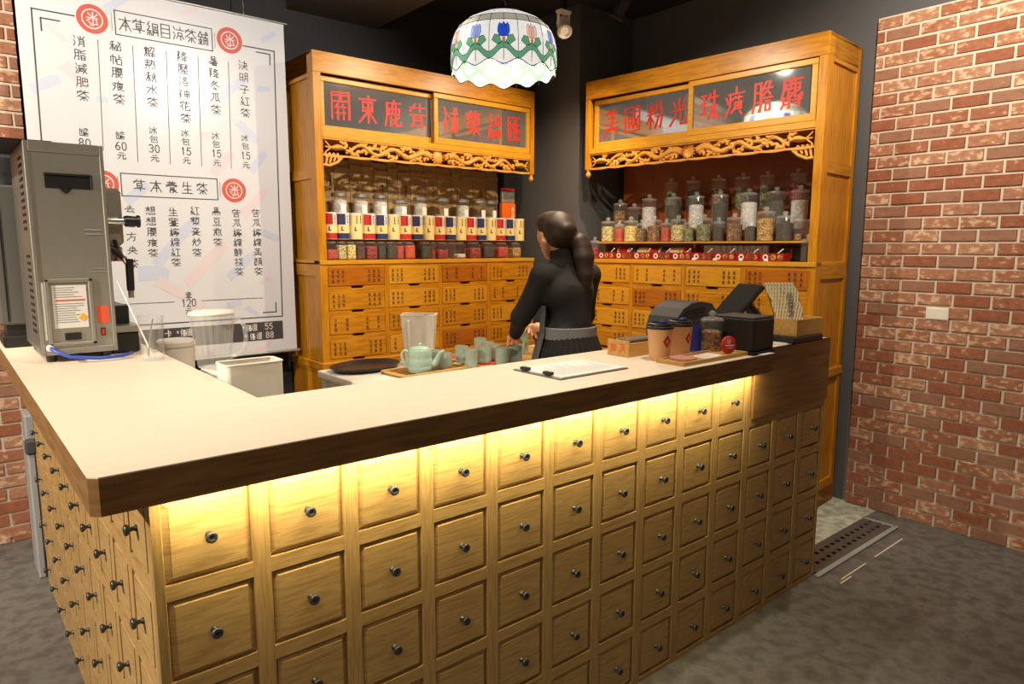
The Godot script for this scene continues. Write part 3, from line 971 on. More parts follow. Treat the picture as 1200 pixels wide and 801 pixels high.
func medicine_cabinet(called: String, label: String, at: Vector3, turn: float, W: float, mirrored: bool) -> void:
	var t := thing(called, label, "cabinet", at, turn, "carved medicine cabinets")
	var D := 0.44
	var X := func(s: float) -> float: return W - s if mirrored else s
	var S := func(s0: float, s1: float, y0: float, y1: float, z0: float, z1: float, bev := 0.0) -> Geo:
		var a: float = W - s1 if mirrored else s0
		var b: float = W - s0 if mirrored else s1
		return span(a, b, y0, y1, z0, z1, bev)
	# shell
	part(t, "fascia", S.call(0.0, W, 2.365, 2.475, -0.02, 0.0, 0.002), M.teak_flat)
	part(t, "top_board", S.call(0.0, W, 2.46, 2.474, -D, -0.02), M.teak_flat)
	part(t, "back_panel", S.call(0.0, W, 0.1, 2.46, -D, -D + 0.012), M.teak_back)
	part(t, "stile", S.call(0.0, 0.045, 0.1, 2.365, -0.02, 0.0, 0.002), M.teak_upright)
	var hang := part(t, "stile", S.call(W - 0.036, W, 1.93, 2.365, -0.03, 0.0, 0.002), M.teak_upright)
	var fin := Geo.new()
	fin.lathe([Vector2(0, -0.052), Vector2(0.01, -0.049), Vector2(0.017, -0.038), Vector2(0.018, -0.03), Vector2(0.013, -0.018), Vector2(0.009, -0.012), Vector2(0.016, -0.008), Vector2(0.016, 0.0)], 14, true)
	part(hang, "finial", fin, M.teak_light, Vector3(X.call(W - 0.018), 1.93, -0.016))
	# framed solid side
	var side := part(t, "side_panel", S.call(0.012, 0.022, 0.0, 2.46, -D, -0.02), M.teak_upright)
	part(side, "side_stile", S.call(0.0, 0.012, 0.0, 2.365, -0.072, -0.02, 0.001), M.teak_upright)
	part(side, "side_stile", S.call(0.0, 0.012, 0.0, 2.365, -D, -D + 0.05, 0.001), M.teak_upright)
	for r in [[2.345, 2.475], [1.81, 1.865], [1.272, 1.345], [0.725, 0.785], [0.0, 0.149]]:
		part(side, "side_rail", S.call(0.0, 0.012, r[0], r[1], -D + 0.05, -0.072, 0.0), M.teak_flat)
	part(side, "side_rail", S.call(0.0, 0.012, 2.365, 2.475, -D, -0.02, 0.0), M.teak_flat)
	# upper case with sliding mirror panes
	part(t, "upper_side", S.call(W - 0.02, W, 2.03, 2.46, -D, -0.03), M.teak_upright)
	part(t, "upper_floor", S.call(0.02, W - 0.02, 2.03, 2.045, -D + 0.012, -0.03), M.teak_flat)
	part(t, "upper_rail", S.call(0.045, W - 0.036, 2.026, 2.06, -0.03, 0.0, 0.002), M.teak_light)
	var words := ["美國粉光", "珠癀膽麝"] if mirrored else ["關東鹿茸", "補藥總匯"]
	for k in 2:
		# k counts from the viewer's left
		var lo := 0.05 if k == 0 else W / 2 - 0.02
		var hi := W / 2 + 0.02 if k == 0 else W - 0.038
		if mirrored:
			lo = 0.038 if k == 0 else W / 2 - 0.015
			hi = W / 2 + 0.025 if k == 0 else W - 0.05
		var front := k == 1
		var z := -0.004 if front else -0.04
		var cx := (lo + hi) / 2
		var wd := hi - lo
		var sash := Geo.new()
		var fw := 0.03
		sash.box(Vector3(0, 0.15 - fw / 2, 0), Vector3(wd, fw, 0.018), 0.003)
		sash.box(Vector3(0, -0.15 + fw / 2 + 0.004, 0), Vector3(wd, fw + 0.008, 0.018), 0.003)
		for s in [-1, 1]:
			sash.box(Vector3(s * (wd / 2 - fw / 2), 0.002, 0), Vector3(fw, 0.236, 0.018), 0.003)
		var w := part(t, "sliding_window", sash, M.teak_light, Vector3(cx, 2.211, z - 0.009))
		var pane := Geo.new()
		pane.box(Vector3(0, 0.004, -0.004), Vector3(wd - fw * 2 + 0.004, 0.232, 0.004))
		part(w, "pane", pane, M.mirror_pane)
		var txt: String = words[k]
		var x0 := -wd / 2 + fw + 0.1
		var x1 := wd / 2 - fw - 0.1
		for i in 4:
			var drift := 0.0
			char_part(w, txt[i], Vector2(lerpf(x0, x1, i / 3.0), 0.004 + drift), 0.104, 0.142, 0.0112, M.red_paint, -0.0012, 0.06, 0.3)
	# carved apron
	var ap := part(t, "apron", carving(W - 0.081, not mirrored), M.carving_wood, Vector3(X.call(0.045) if not mirrored else 0.036, 1.978, -0.012))
	if mirrored:
		ap.mesh = carving(W - 0.081, true).mesh()
		ap.rotation.y = PI
		ap.position = Vector3(W - 0.045, 1.978, -0.014)
	# deck and drawers
	part(t, "deck", S.call(0.0, W, 1.336, 1.36, -D + 0.012, 0.006, 0.002), M.teak_light)
	part(t, "drawer_case", S.call(0.022, W, 0.1, 1.336, -D + 0.012, -0.06), M.teak_red)
	part(t, "drawer_case", S.call(0.022, W, 0.1, 0.785, -0.06, -0.018), M.teak_red)
	var s0 := 0.045 if not mirrored else 0.032
	var pitch := (W - s0 - 0.03 + 0.026) / 4.0
	var wide := pitch - 0.026
	for c in 4:
		part(t, "divider", S.call(s0 + pitch * (c + 1) - 0.026, s0 + pitch * (c + 1), 0.785, 1.336, -0.06, 0.0, 0.001), M.teak_upright)
	if s0 > 0.0:
		part(t, "divider", S.call(0.022, s0, 0.785, 1.336, -0.06, -0.001), M.teak_upright)
	var texts := [drawer_text(wide, false).mesh(), drawer_text(wide, false).mesh(), drawer_text(wide, true).mesh(), drawer_text(wide, false).mesh()]
	var front_shape := boxg(Vector3.ZERO, Vector3(wide - 0.004, 0.107, 0.02), 0.003).mesh()
	# the rail under each drawer has a finger notch cut into its upper edge
	var notch := Geo.new()
	var low := -0.0285
	notch.prism(PackedVector2Array([Vector2(-wide / 2, 0), Vector2(-0.042, 0), Vector2(-0.034, -0.013), Vector2(0.034, -0.013), Vector2(0.042, 0), Vector2(wide / 2, 0), Vector2(wide / 2, low), Vector2(-wide / 2, low)]), -0.059, -0.001)
	var rail_shape := notch.mesh()
	var woods := ["teak_flat", "teak_light", "teak_red", "teak_flat", "teak_light"]
	for k in 4:
		var top := 1.322 - 0.138 * k
		for c in 4:
			var m: Material = M[woods[rng.randi_range(0, 4)]]
			var d := part(t, "drawer", front_shape, m, Vector3(X.call(s0 + pitch * c + wide / 2), top - 0.0545, -0.007))
			part(d, "lettering", texts[(k + c * 3) % 4], M.drawer_ink, Vector3(0, 0, 0.0106)).set_meta("kind", "stuff")
			part(t, "drawer_rail", rail_shape, M.teak_flat, Vector3(X.call(s0 + pitch * c + wide / 2), top - 0.109, 0))
	part(t, "drawer_rail", S.call(s0, W - 0.03, 1.322, 1.336, -0.018, -0.001), M.teak_flat)
	# lower cupboard
	part(t, "waist_moulding", S.call(-0.008, W + 0.008, 0.735, 0.785, -D, 0.012, 0.006), M.teak_flat)
	for c in 2:
		var d := part(t, "cupboard_door", S.call(0.05 + (W - 0.09) / 2 * c, 0.045 + (W - 0.09) / 2 * (c + 1), 0.12, 0.725, -0.018, 0.0, 0.003), M.teak_upright)
		var kn := Geo.new()
		kn.t = Transform3D(Basis(Vector3.RIGHT, PI / 2), Vector3(X.call(W / 2 + (c * 2 - 1) * 0.05), 0.45, 0))
		kn.lathe([Vector2(0.006, 0), Vector2(0.006, 0.012), Vector2(0.014, 0.018), Vector2(0.012, 0.026), Vector2(0, 0.027)], 12, true)
		part(d, "knob", kn, M.knob_metal)
	part(t, "plinth", S.call(0.0, W, 0.0, 0.1, -D + 0.012, -0.01), M.teak_red)

# ---------------------------------------------------------------- menu banner
func menu_banner() -> void:
	var t := thing("menu_banner", "white hanging menu banner with Chinese tea names and red round emblems", "banner", Vector3(0.0, 0.0, -2.6))
	part(t, "cloth", span(0.015, 1.25, 0.83, 2.665, -0.002, 0.0), M.banner_cloth)
	var rods := Geo.new()
	rods.tube([Vector3(0.0, 2.668, -0.001), Vector3(1.268, 2.668, -0.001)], 0.007, 10)
	part(t, "top_rod", rods, M.steel)
	var low := Geo.new()
	low.tube([Vector3(0.0, 0.828, -0.001), Vector3(1.268, 0.828, -0.001)], 0.009, 10)
	part(t, "bottom_rod", low, M.steel)
	for x in [0.22, 1.03]:
		var c := Geo.new()
		for k in 14:
			var y := 2.675 + k * 0.0235
			c.tube([Vector3(x, y, 0), Vector3(x + (0.004 if k % 2 else 0.0), y + 0.0125, 0.004 if k % 2 == 0 else 0.0), Vector3(x, y + 0.0245, 0)], 0.0022, 5)
		part(t, "chain", c, M.silver_lid)
	# pale brush strokes in blue and pink
	var z := 0.0006
	var patches := [[0.1, 2.18, 0.13, 0.05, 0.5, 0], [0.16, 2.42, 0.1, 0.03, -0.7, 1], [0.22, 2.24, 0.12, 0.06, -0.8, 1], [0.33, 2.14, 0.05, 0.03, 0.0, 0], [0.5, 2.33, 0.2, 0.045, 0.7, 0], [0.56, 2.1, 0.16, 0.06, -0.9, 0],
		[0.46, 2.2, 0.16, 0.05, 0.8, 1], [0.64, 2.22, 0.26, 0.06, 0.8, 1], [0.66, 2.36, 0.1, 0.05, -0.6, 0], [0.8, 2.02, 0.07, 0.04, 0.2, 1], [0.95, 2.28, 0.16, 0.05, 0.7, 0], [1.02, 2.06, 0.14, 0.05, -0.8, 0],
		[1.12, 2.3, 0.07, 0.03, 0.1, 0], [0.88, 1.88, 0.16, 0.05, 0.8, 1], [1.07, 1.9, 0.14, 0.045, 0.9, 0], [0.45, 1.7, 0.14, 0.05, 0.7, 0], [1.04, 1.68, 0.2, 0.05, 0.8, 1], [0.62, 1.46, 0.34, 0.055, 0.85, 0], [0.5, 1.3, 0.14, 0.08, 0.0, 0],
		[0.76, 1.34, 0.3, 0.06, 0.8, 1], [0.58, 1.22, 0.16, 0.06, -0.6, 1], [0.95, 1.33, 0.2, 0.05, 0.75, 0], [1.12, 1.5, 0.1, 0.04, -0.5, 0], [0.9, 1.12, 0.08, 0.04, 0.2, 0], [1.08, 1.25, 0.06, 0.03, 0.4, 1],
		[0.7, 1.1, 0.12, 0.05, 0.8, 1], [1.0, 1.07, 0.09, 0.03, -0.7, 0], [0.75, 0.86, 0.1, 0.03, 0.4, 1], [1.05, 0.87, 0.12, 0.03, 0.6, 1], [0.42, 2.6, 0.14, 0.04, 0.7, 0], [0.75, 2.63, 0.1, 0.03, 0.5, 1], [1.16, 2.58, 0.1, 0.03, 0.6, 0]]
	for p in patches:
		var g := Geo.new()
		z += 0.00002
		var d := Vector2.from_angle(p[4])
		var s := Vector2(-d.y, d.x)
		var c := Vector2(p[0], p[1])
		var a: float = p[2] / 2
		var b: float = p[3] / 2
		var q := [c - d * a - s * b, c + d * a - s * b * 0.8, c + d * (a * 1.12) + s * b * 0.3, c + d * a * 0.7 + s * b, c - d * a * 0.9 + s * b * 0.9]
		for k in range(1, 4):
			g.tri(Vector3(q[0].x, q[0].y, z), Vector3(q[k].x, q[k].y, z), Vector3(q[k + 1].x, q[k + 1].y, z))
		part(t, "print", g, M.banner_blue if p[5] == 0 else M.banner_pink)
	# frame lines and text
	var k := Geo.new()
	var zz := 0.0013
	var line := func(x0: float, y0: float, x1: float, y1: float, w: float) -> void: k.bar(Vector2(x0, y0), Vector2(x1, y1), w, zz)
	line.call(0.075, 2.505, 0.24, 2.505, 0.006)
	line.call(1.02, 2.51, 1.19, 2.51, 0.006)
	line.call(0.075, 2.505, 0.06, 1.035, 0.006)
	line.call(1.19, 2.51, 1.17, 1.035, 0.006)
	line.call(0.06, 1.035, 1.17, 1.035, 0.006)
	line.call(0.107, 2.47, 0.18, 2.47, 0.006)
	line.call(0.107, 2.47, 0.107, 2.415, 0.006)
	line.call(1.09, 2.49, 1.165, 2.49, 0.006)
	line.call(1.165, 2.49, 1.163, 2.435, 0.006)
	line.call(1.06, 1.062, 1.135, 1.062, 0.006)
	line.call(1.135, 1.062, 1.135, 1.115, 0.006)
	for b in [[0.41, 0.86, 2.455, 2.566], [0.385, 0.845, 1.686, 1.796]]:
		line.call(b[0], b[2], b[1], b[2], 0.0045)
		line.call(b[0], b[3], b[1], b[3], 0.0045)
		line.call(b[0], b[2], b[0], b[3], 0.0045)
		line.call(b[1], b[2], b[1], b[3], 0.0045)
		line.call(b[0] - 0.014, b[2] + 0.016, b[0] - 0.014, b[3] - 0.016, 0.0015)
		line.call(b[1] + 0.014, b[2] + 0.016, b[1] + 0.014, b[3] - 0.016, 0.0015)
	for x in [[0.331, 0.318, 1.9], [0.48, 0.467, 1.857], [0.632, 0.617, 1.857], [0.784, 0.771, 1.857], [0.938, 0.924, 1.857]]:
		line.call(x[0], 2.413, x[1], x[2], 0.0025)
	line.call(0.3, 1.146, 0.593, 1.146, 0.003)
	line.call(0.73, 1.146, 1.06, 1.146, 0.003)
	var ls := part(t, "ruled_lines", k, M.banner_ink)
	ls.set_meta("kind", "stuff")
	var mi: Material = M.banner_ink
	row_parts(t, "本草綱目涼茶鋪", 0.453, 0.815, 2.511, 0.05, 0.062, 0.0044, mi, zz)
	row_parts(t, "草本養生茶", 0.466, 0.766, 1.741, 0.05, 0.056, 0.0044, mi, zz)
	for c in [["消脂減肥茶", 0.251, 2.395, 2.148], ["秘帖腰瘦茶", 0.403, 2.398, 2.152], ["解熱秋水茶", 0.554, 2.398, 2.156], ["降壓洛神花茶", 0.706, 2.402, 2.096], ["暑降冬瓜茶", 0.86, 2.405, 2.158], ["決明子紅茶", 1.015, 2.408, 2.16]]:
		down_parts(t, c[0], c[1], c[2], c[3], 0.046, 0.044, 0.0036, mi, zz)
	for c in [["罐", 0.242, 1.979, "80", 1.928], ["罐", 0.396, 1.979, "60", 1.927], ["冰包", 0.546, 2.018, "30", 1.928], ["冰包", 0.697, 2.02, "15", 1.928], ["冰包", 0.85, 2.022, "15", 1.93], ["冰包", 1.004, 2.025, "15", 1.932]]:
		down_parts(t, c[0], c[1], c[2], c[2] - 0.042, 0.034, 0.034, 0.0028, mi, zz)
		row_parts(t, c[3], c[1] - 0.014, c[1] + 0.014, c[4], 0.022, 0.036, 0.0042, mi, zz)
		down_parts(t, "元", c[1], 1.882, 1.882, 0.034, 0.032, 0.0034, mi, zz)
	for c in [["想想腰瘦茶", 0.508, 1.617, 1.403], ["生薑檸檬紅茶", 0.615, 1.615, 1.354], ["紅藜麥炒茶", 0.722, 1.625, 1.405], ["黑豆煎茶", 0.832, 1.624, 1.46], ["苦瓜檸檬鮮採茶", 0.937, 1.618, 1.298], ["苦瓜檸檬美顏茶", 1.045, 1.622, 1.298], ["去想方央茶", 0.413, 1.62, 1.35]]:
		down_parts(t, c[0], c[1], c[2], c[3], 0.042, 0.04, 0.0035, mi, zz)
	char_part(t, "壺", Vector2(0.665, 1.181), 0.032, 0.03, 0.003, mi, zz)
	row_parts(t, "120", 0.638, 0.69, 1.138, 0.022, 0.038, 0.0042, mi, zz)
	char_part(t, "元", Vector2(0.662, 1.096), 0.032, 0.03, 0.003, mi, zz)
	var band := Geo.new()
	band.box(Vector3(0.72, 0.956, 0.0008), Vector3(0.9, 0.105, 0.0012))
	part(t, "footer_band", band, M.banner_band)
	var bd := t
	mi = M.tin_white
	z = 0.0018
	row_parts(bd, "卡", 0.552, 0.552, 0.98, 0.03, 0.036, 0.004, mi, z)
	row_parts(bd, "*優選", 0.6, 0.655, 0.98, 0.026, 0.034, 0.0032, mi, z)
	row_parts(bd, "*優選", 0.945, 1.005, 0.98, 0.026, 0.034, 0.0032, mi, z)
	row_parts(bd, "55", 1.075, 1.1, 0.982, 0.02, 0.034, 0.004, mi, z)
	row_parts(bd, "*優選", 0.955, 1.03, 0.93, 0.026, 0.034, 0.0032, mi, z)
	row_parts(bd, "*優選", 0.6, 0.655, 0.93, 0.026, 0.034, 0.0032, mi, z)
	row_parts(bd, "88", 1.078, 1.103, 0.932, 0.02, 0.034, 0.004, mi, z)
	for c in [[0.314, 2.506, 0.066], [0.95, 2.524, 0.066], [0.932, 1.74, 0.064], [0.31, 1.74, 0.064]]:
		var e := Geo.new()
		var cc := Vector2(c[0], c[1])
		e.disc(cc, c[2] * 0.7, c[2], 0.0016)
		e.disc(cc, 0.0, c[2] * 0.6, 0.0016)
		var m := part(t, "emblem", e, M.logo_red)
		var q := Geo.new()
		write_char(q, "emblem", cc, c[2] * 0.85, c[2] * 0.9, c[2] * 0.075, 0.0022)
		part(m, "emblem_mark", q, M.banner_cloth)

# ---------------------------------------------------------------- stained glass pendant
func glow(called: String, col: Color, power: float) -> StandardMaterial3D:
	var m := mat(called, col, 0.35)
	m.emission_enabled = true
	m.emission = col
	m.emission_energy_multiplier = power
	return m

func shade_point(a: float, y: float, lift := 0.0) -> Vector3:
	# outline of the shade, height measured from its rim
	var ys := [0.0, 0.05, 0.105, 0.15, 0.185, 0.215, 0.24, 0.255]
	var rs := [0.232, 0.2345, 0.232, 0.222, 0.2, 0.162, 0.105, 0.05]
	var r: float = rs[-1]
	if y <= 0.0:
		r = rs[0]
	else:
		for i in ys.size() - 1:
			if y <= ys[i + 1]:
				r = lerpf(rs[i], rs[i + 1], (y - ys[i]) / (ys[i + 1] - ys[i]))
				break
	r += lift
	return Vector3(cos(a) * r, y, -sin(a) * r)

func shade_patch(g: Geo, a0: float, a1: float, y0, y1: float, nx := 4, ny := 3, lift := 0.0) -> void:
	for i in nx:
		for j in ny:
			var p := []
			for q in [[i, j], [i + 1, j], [i + 1, j + 1], [i, j + 1]]:
				var a := lerpf(a0, a1, float(q[0]) / nx)
				var lo: float = y0.call(a) if y0 is Callable else y0
				p.append(shade_point(a, lerpf(lo, y1, float(q[1]) / ny), lift))
			g.quad(p[0], p[1], p[2], p[3])

# a flat figure given in (angle, height) laid on the shade
func shade_shape(g: Geo, pts: Array, lift: float) -> void:
	var c := Vector2.ZERO
	for p in pts:
		c += p / pts.size()
	for i in pts.size():
		var a: Vector2 = pts[i]
		var b: Vector2 = pts[(i + 1) % pts.size()]
		g.tri(shade_point(c.x, c.y, lift), shade_point(a.x, a.y, lift), shade_point(b.x, b.y, lift))

func pendant_lamp() -> void:
	var t := thing("pendant_lamp", "round stained glass pendant lamp with tulips and a green vine", "lamp", Vector3(1.656, 2.2, -1.15))
	var white := glow("lamp_white_glass", Color(0.95, 0.95, 0.93), 0.75)
	var grey := glow("lamp_grey_glass", Color(0.78, 0.77, 0.7), 0.5)
	var green := glow("lamp_green_glass", Color(0.4, 0.66, 0.52), 0.6)
	var blue := glow("lamp_blue_glass", Color(0.16, 0.34, 0.86), 0.7)
	var lilac := glow("lamp_lilac_glass", Color(0.6, 0.68, 0.9), 0.7)
	var pink := glow("lamp_pink_glass", Color(0.95, 0.76, 0.7), 0.75)
	var amber := glow("lamp_amber_glass", Color(0.82, 0.55, 0.18), 0.6)
	var lead := mat("lamp_lead", rgb(44, 42, 40), 0.5, 0.6)
	var turn0 := 0.0
	# turned so that a blue tulip faces the counter side
	var face := atan2(-(EYE.z + 1.15), EYE.x - 1.656)
	turn0 = face
	var n := 12
	var rim := func(a: float) -> float: return 0.011 * cos((a - turn0) * n * 1.0 + PI) - 0.004
	var came := Geo.new()
	for k in n:
		var a0 := turn0 + TAU * (k - 0.5) / n
		var a1 := turn0 + TAU * (k + 0.5) / n
		for h in 2:
			var b0 := lerpf(a0, a1, h * 0.5)
			var b1 := lerpf(a0, a1, h * 0.5 + 0.5)
			var g := Geo.new()
			shade_patch(g, b0, b1, rim, 0.165, 5, 5)
			part(t, "glass_pane", g, white)
		var g2 := Geo.new()
		shade_patch(g2, a0, a1, 0.165, 0.198, 4, 2)
		part(t, "glass_pane", g2, grey)
		var g3 := Geo.new()
		shade_patch(g3, a0, a1, 0.198, 0.255, 4, 4)
		part(t, "glass_pane", g3, white)
		for s in [[a0, -0.012, 0.255], [(a0 + a1) / 2, 0.16, 0.2], [(a0 + a1) / 2, 0.0, 0.075]]:
			var line := []
			for i in 9:
				line.append(shade_point(s[0], lerpf(s[1], s[2], i / 8.0), 0.0005))
			came.tube(line, 0.0013, 5)
	for y in [0.165, 0.198]:
		var ring := []
		for i in 73:
			ring.append(shade_point(TAU * i / 72, y, 0.0005))
		came.tube(ring, 0.0013, 5)
	var edge := []
	for i in 145:
		var a := TAU * i / 144
		edge.append(shade_point(a, rim.call(a), 0.0))
	came.tube(edge, 0.0022, 5)
	# the vine, its leaves and the tulips
	var step := TAU / n
	for k in n:
		var a := turn0 + step * k
		var v := Geo.new()
		var m := 10
		for i in m:
			var f0 := a + step * (float(i) / m - 0.5)
			var f1 := a + step * (float(i + 1) / m - 0.5)
			var c0 := 0.036 - 0.016 * cos((f0 - turn0) * n)
			var c1 := 0.036 - 0.016 * cos((f1 - turn0) * n)
			# the vine dips between the tulips
			c0 = 0.04 + 0.02 * cos((f0 - turn0) * n)
			c1 = 0.04 + 0.02 * cos((f1 - turn0) * n)
			v.quad(shade_point(f0, c0 - 0.013, 0.0016), shade_point(f1, c1 - 0.013, 0.0016), shade_point(f1, c1 + 0.013, 0.0016), shade_point(f0, c0 + 0.013, 0.0016))
			v.quad(shade_point(f0, c0 + 0.013, -0.0016), shade_point(f1, c1 + 0.013, -0.0016), shade_point(f1, c1 - 0.013, -0.0016), shade_point(f0, c0 - 0.013, -0.0016))
			came.tube([shade_point(f0, c0 - 0.013, 0.0016), shade_point(f1, c1 - 0.013, 0.0016)], 0.0011, 4)
			came.tube([shade_point(f0, c0 + 0.013, 0.0016), shade_point(f1, c1 + 0.013, 0.0016)], 0.0011, 4)
		for s in [-1.0, 1.0]:
			var leaf := [Vector2(a + s * 0.03, 0.066), Vector2(a + s * 0.11, 0.06), Vector2(a + s * 0.21, 0.078), Vector2(a + s * 0.16, 0.1), Vector2(a + s * 0.08, 0.096)]
			shade_shape(v, leaf, 0.0018)
			shade_shape(v, leaf, -0.0018)
			for i in leaf.size():
				var p: Vector2 = leaf[i]
				var q: Vector2 = leaf[(i + 1) % leaf.size()]
				came.tube([shade_point(p.x, p.y, 0.0018), shade_point(q.x, q.y, 0.0018)], 0.001, 4)
		part(t, "vine", v, green)
		var f := Geo.new()
		for s in [-1.0, 0.0, 1.0]:
			var o: float = a + s * 0.06
			var petal := [Vector2(o - 0.034 - s * 0.02, 0.092), Vector2(o + 0.034 - s * 0.02, 0.092), Vector2(o + 0.05, 0.112), Vector2(o + 0.042, 0.136), Vector2(o + s * 0.01, 0.152 - 0.004 * absf(s)), Vector2(o - 0.042, 0.136), Vector2(o - 0.05, 0.112)]
			shade_shape(f, petal, 0.0018 + 0.0004 * (1.0 - absf(s)))
			shade_shape(f, petal, -0.0018 - 0.0004 * (1.0 - absf(s)))
			for i in petal.size():
				var p: Vector2 = petal[i]
				var q: Vector2 = petal[(i + 1) % petal.size()]
				came.tube([shade_point(p.x, p.y, 0.0022), shade_point(q.x, q.y, 0.0022)], 0.0009, 4)
		part(t, "tulip", f, [blue, pink, lilac][k % 3])
		var c := Geo.new()
		shade_shape(c, [Vector2(a - 0.028, 0.072), Vector2(a + 0.028, 0.072), Vector2(a + 0.03, 0.09), Vector2(a - 0.03, 0.09)], 0.0024)
		part(t, "tulip_base", c, amber)
	part(t, "lead_came", came, lead)
	var cap := Geo.new()
	cap.lathe([Vector2(0.075, 0.246), Vector2(0.068, 0.262), Vector2(0.04, 0.27), Vector2(0.012, 0.276), Vector2(0.01, 0.3), Vector2(0, 0.3)], 20, true)
	part(t, "cap", cap, lead)
	var chain := Geo.new()
	var y := 0.3
	var i := 0
	while y < 0.79:
		var q := []
		for k in 9:
			var a := TAU * k / 8
			var w := Vector3(cos(a) * 0.006, sin(a) * 0.013, 0)
			if i % 2:
				w = Vector3(0, w.y, w.x)
			q.append(Vector3(0, y + 0.01, 0) + w)
		chain.tube(q, 0.0018, 5, false)
		y += 0.0215
		i += 1
	part(t, "chain", chain, mat("brass", rgb(150, 120, 60), 0.35, 0.9))
	var bulb := Geo.new()
	bulb.lathe([Vector2(0, 0.05), Vector2(0.02, 0.056), Vector2(0.03, 0.075), Vector2(0.028, 0.095), Vector2(0.014, 0.12), Vector2(0.013, 0.15), Vector2(0, 0.15)], 14, true)
	part(t, "bulb", bulb, glow("lamp_bulb_glow", Color(1.0, 0.9, 0.72), 2.0))
	var o := OmniLight3D.new()
	o.name = "bulb_light"
	t.add_child(o)
	o.position = Vector3(0, 0.09, 0)
	o.light_color = Color(1.0, 0.88, 0.68)
	o.light_energy = 0.16
	o.light_size = 0.03
	o.omni_range = 10.0
	o.omni_attenuation = 2.0
	o.shadow_enabled = true

# ---------------------------------------------------------------- espresso machine and what stands round it
func espresso_machine() -> void:
	var z := -1.33
	var t := thing("espresso_machine", "stainless steel espresso machine seen from its side panel on the counter", "coffee machine", Vector3(0, 1.059, 0))
	var x0 := -0.122
	var x1 := 0.096
	var y0 := 0.026
	var y1 := 0.705
	part(t, "body", span(x0, x1, y0, y1, -1.78, z - 0.004, 0.004), M.steel_dark)
	var rim := Geo.new()
	for r in [[x0, x0 + 0.012, y0, y1], [x1 - 0.012, x1, y0, y1]]:
		rim.box(Vector3((r[0] + r[1]) / 2, (r[2] + r[3]) / 2, z - 0.001), Vector3(r[1] - r[0], r[3] - r[2], 0.008), 0.002)
	rim.box(Vector3((x0 + x1) / 2, y1 - 0.016, z - 0.001), Vector3(x1 - x0 - 0.024, 0.032, 0.008), 0.002)
	rim.box(Vector3((x0 + x1) / 2, y0 + 0.01, z - 0.001), Vector3(x1 - x0 - 0.024, 0.02, 0.008), 0.002)
	part(t, "panel_rim", rim, M.steel)
	part(t, "side_panel", span(x0 + 0.012, x1 - 0.012, y0 + 0.02, y1 - 0.032, z - 0.004, z - 0.001), M.steel)
	var slot := Geo.new()
	slot.box(Vector3(-0.01, 0.585, z), Vector3(0.124, 0.046, 0.003), 0.001)
	var hp := part(t, "hand_grip", slot, M.black_matte)
	var lip := Geo.new()
	lip.box(Vector3(-0.01, 0.606, z + 0.003), Vector3(0.128, 0.006, 0.008), 0.002)
	lip.box(Vector3(0.056, 0.585, z + 0.003), Vector3(0.006, 0.046, 0.008), 0.002)
	lip.prism(PackedVector2Array([Vector2(-0.035, 0.562), Vector2(0.0, 0.562), Vector2(-0.008, 0.551), Vector2(-0.017, 0.546), Vector2(-0.026, 0.551)]), z, z + 0.004)
	part(hp, "grip_lip", lip, M.black_plastic)
	var scr := Geo.new()
	scr.t = Transform3D(Basis(Vector3.RIGHT, PI / 2), Vector3(-0.017, 0.556, z + 0.004))
	scr.lathe([Vector2(0.003, 0), Vector2(0.0025, 0.0015), Vector2(0, 0.002)], 8)
	part(hp, "screw", scr, M.chrome)
	# pressed frame with the instruction plate
	var fr := Geo.new()
	for r in [[-0.1, 0.036, 0.262, 0.274], [-0.1, 0.036, 0.054, 0.066], [-0.1, -0.086, 0.054, 0.274], [0.022, 0.036, 0.054, 0.274]]:
		fr.box(Vector3((r[0] + r[1]) / 2, (r[2] + r[3]) / 2, z + 0.003), Vector3(r[1] - r[0], r[3] - r[2], 0.008), 0.003)
	var frame := part(t, "pressed_frame", fr, M.steel)
	part(frame, "instruction_label", span(-0.08, 0.016, 0.112, 0.252, z - 0.001, z + 0.0006), M.white_sticker)
	var ink := Geo.new()
	for k in 16:
		var yy := 0.244 - k * 0.0075
		if k == 5 or k == 6:
			continue
		ink.bar(Vector2(-0.074, yy), Vector2(-0.074 + rng.randf_range(0.05, 0.082), yy), 0.0018, z + 0.0012)
	part(frame, "label_print", ink, M.grey_ink)
	var red := Geo.new()
	red.bar(Vector2(-0.07, 0.203), Vector2(0.008, 0.203), 0.005, z + 0.0014)
	part(frame, "label_warning", red, M.orange_sticker)
	var dia := Geo.new()
	dia.prism(PackedVector2Array([Vector2(-0.012, 0.145), Vector2(0.002, 0.131), Vector2(0.016, 0.145), Vector2(0.002, 0.159)]), z, z + 0.0016)
	part(frame, "label_diamond", dia, M.yellow_sticker)
	part(frame, "latch", span(-0.054, -0.008, 0.072, 0.096, z - 0.001, z + 0.004, 0.002), M.black_plastic)
	part(t, "orange_label", span(0.042, 0.078, 0.122, 0.18, z - 0.001, z + 0.0006), M.orange_sticker)
	var sw := part(t, "power_switch", span(0.05, 0.063, 0.08, 0.106, z - 0.001, z + 0.004, 0.001), M.black_plastic)
	part(sw, "rocker", span(0.053, 0.06, 0.084, 0.102, z + 0.003, z + 0.006, 0.001), M.red_switch)
	part(t, "paper_label", span(x0 + 0.014, -0.102, 0.076, 0.262, z - 0.001, z + 0.0005), M.white_sticker)
	var old := Geo.new()
	for k in 2:
		old.bar(Vector2(0.028, 0.432 - k * 0.014), Vector2(0.072, 0.432 - k * 0.014), 0.005, z + 0.0012)
		old.bar(Vector2(0.036, 0.305 - k * 0.01), Vector2(0.078, 0.305 - k * 0.01), 0.003, z + 0.0012)
	part(t, "tape_mark", old, M.grey_plastic)
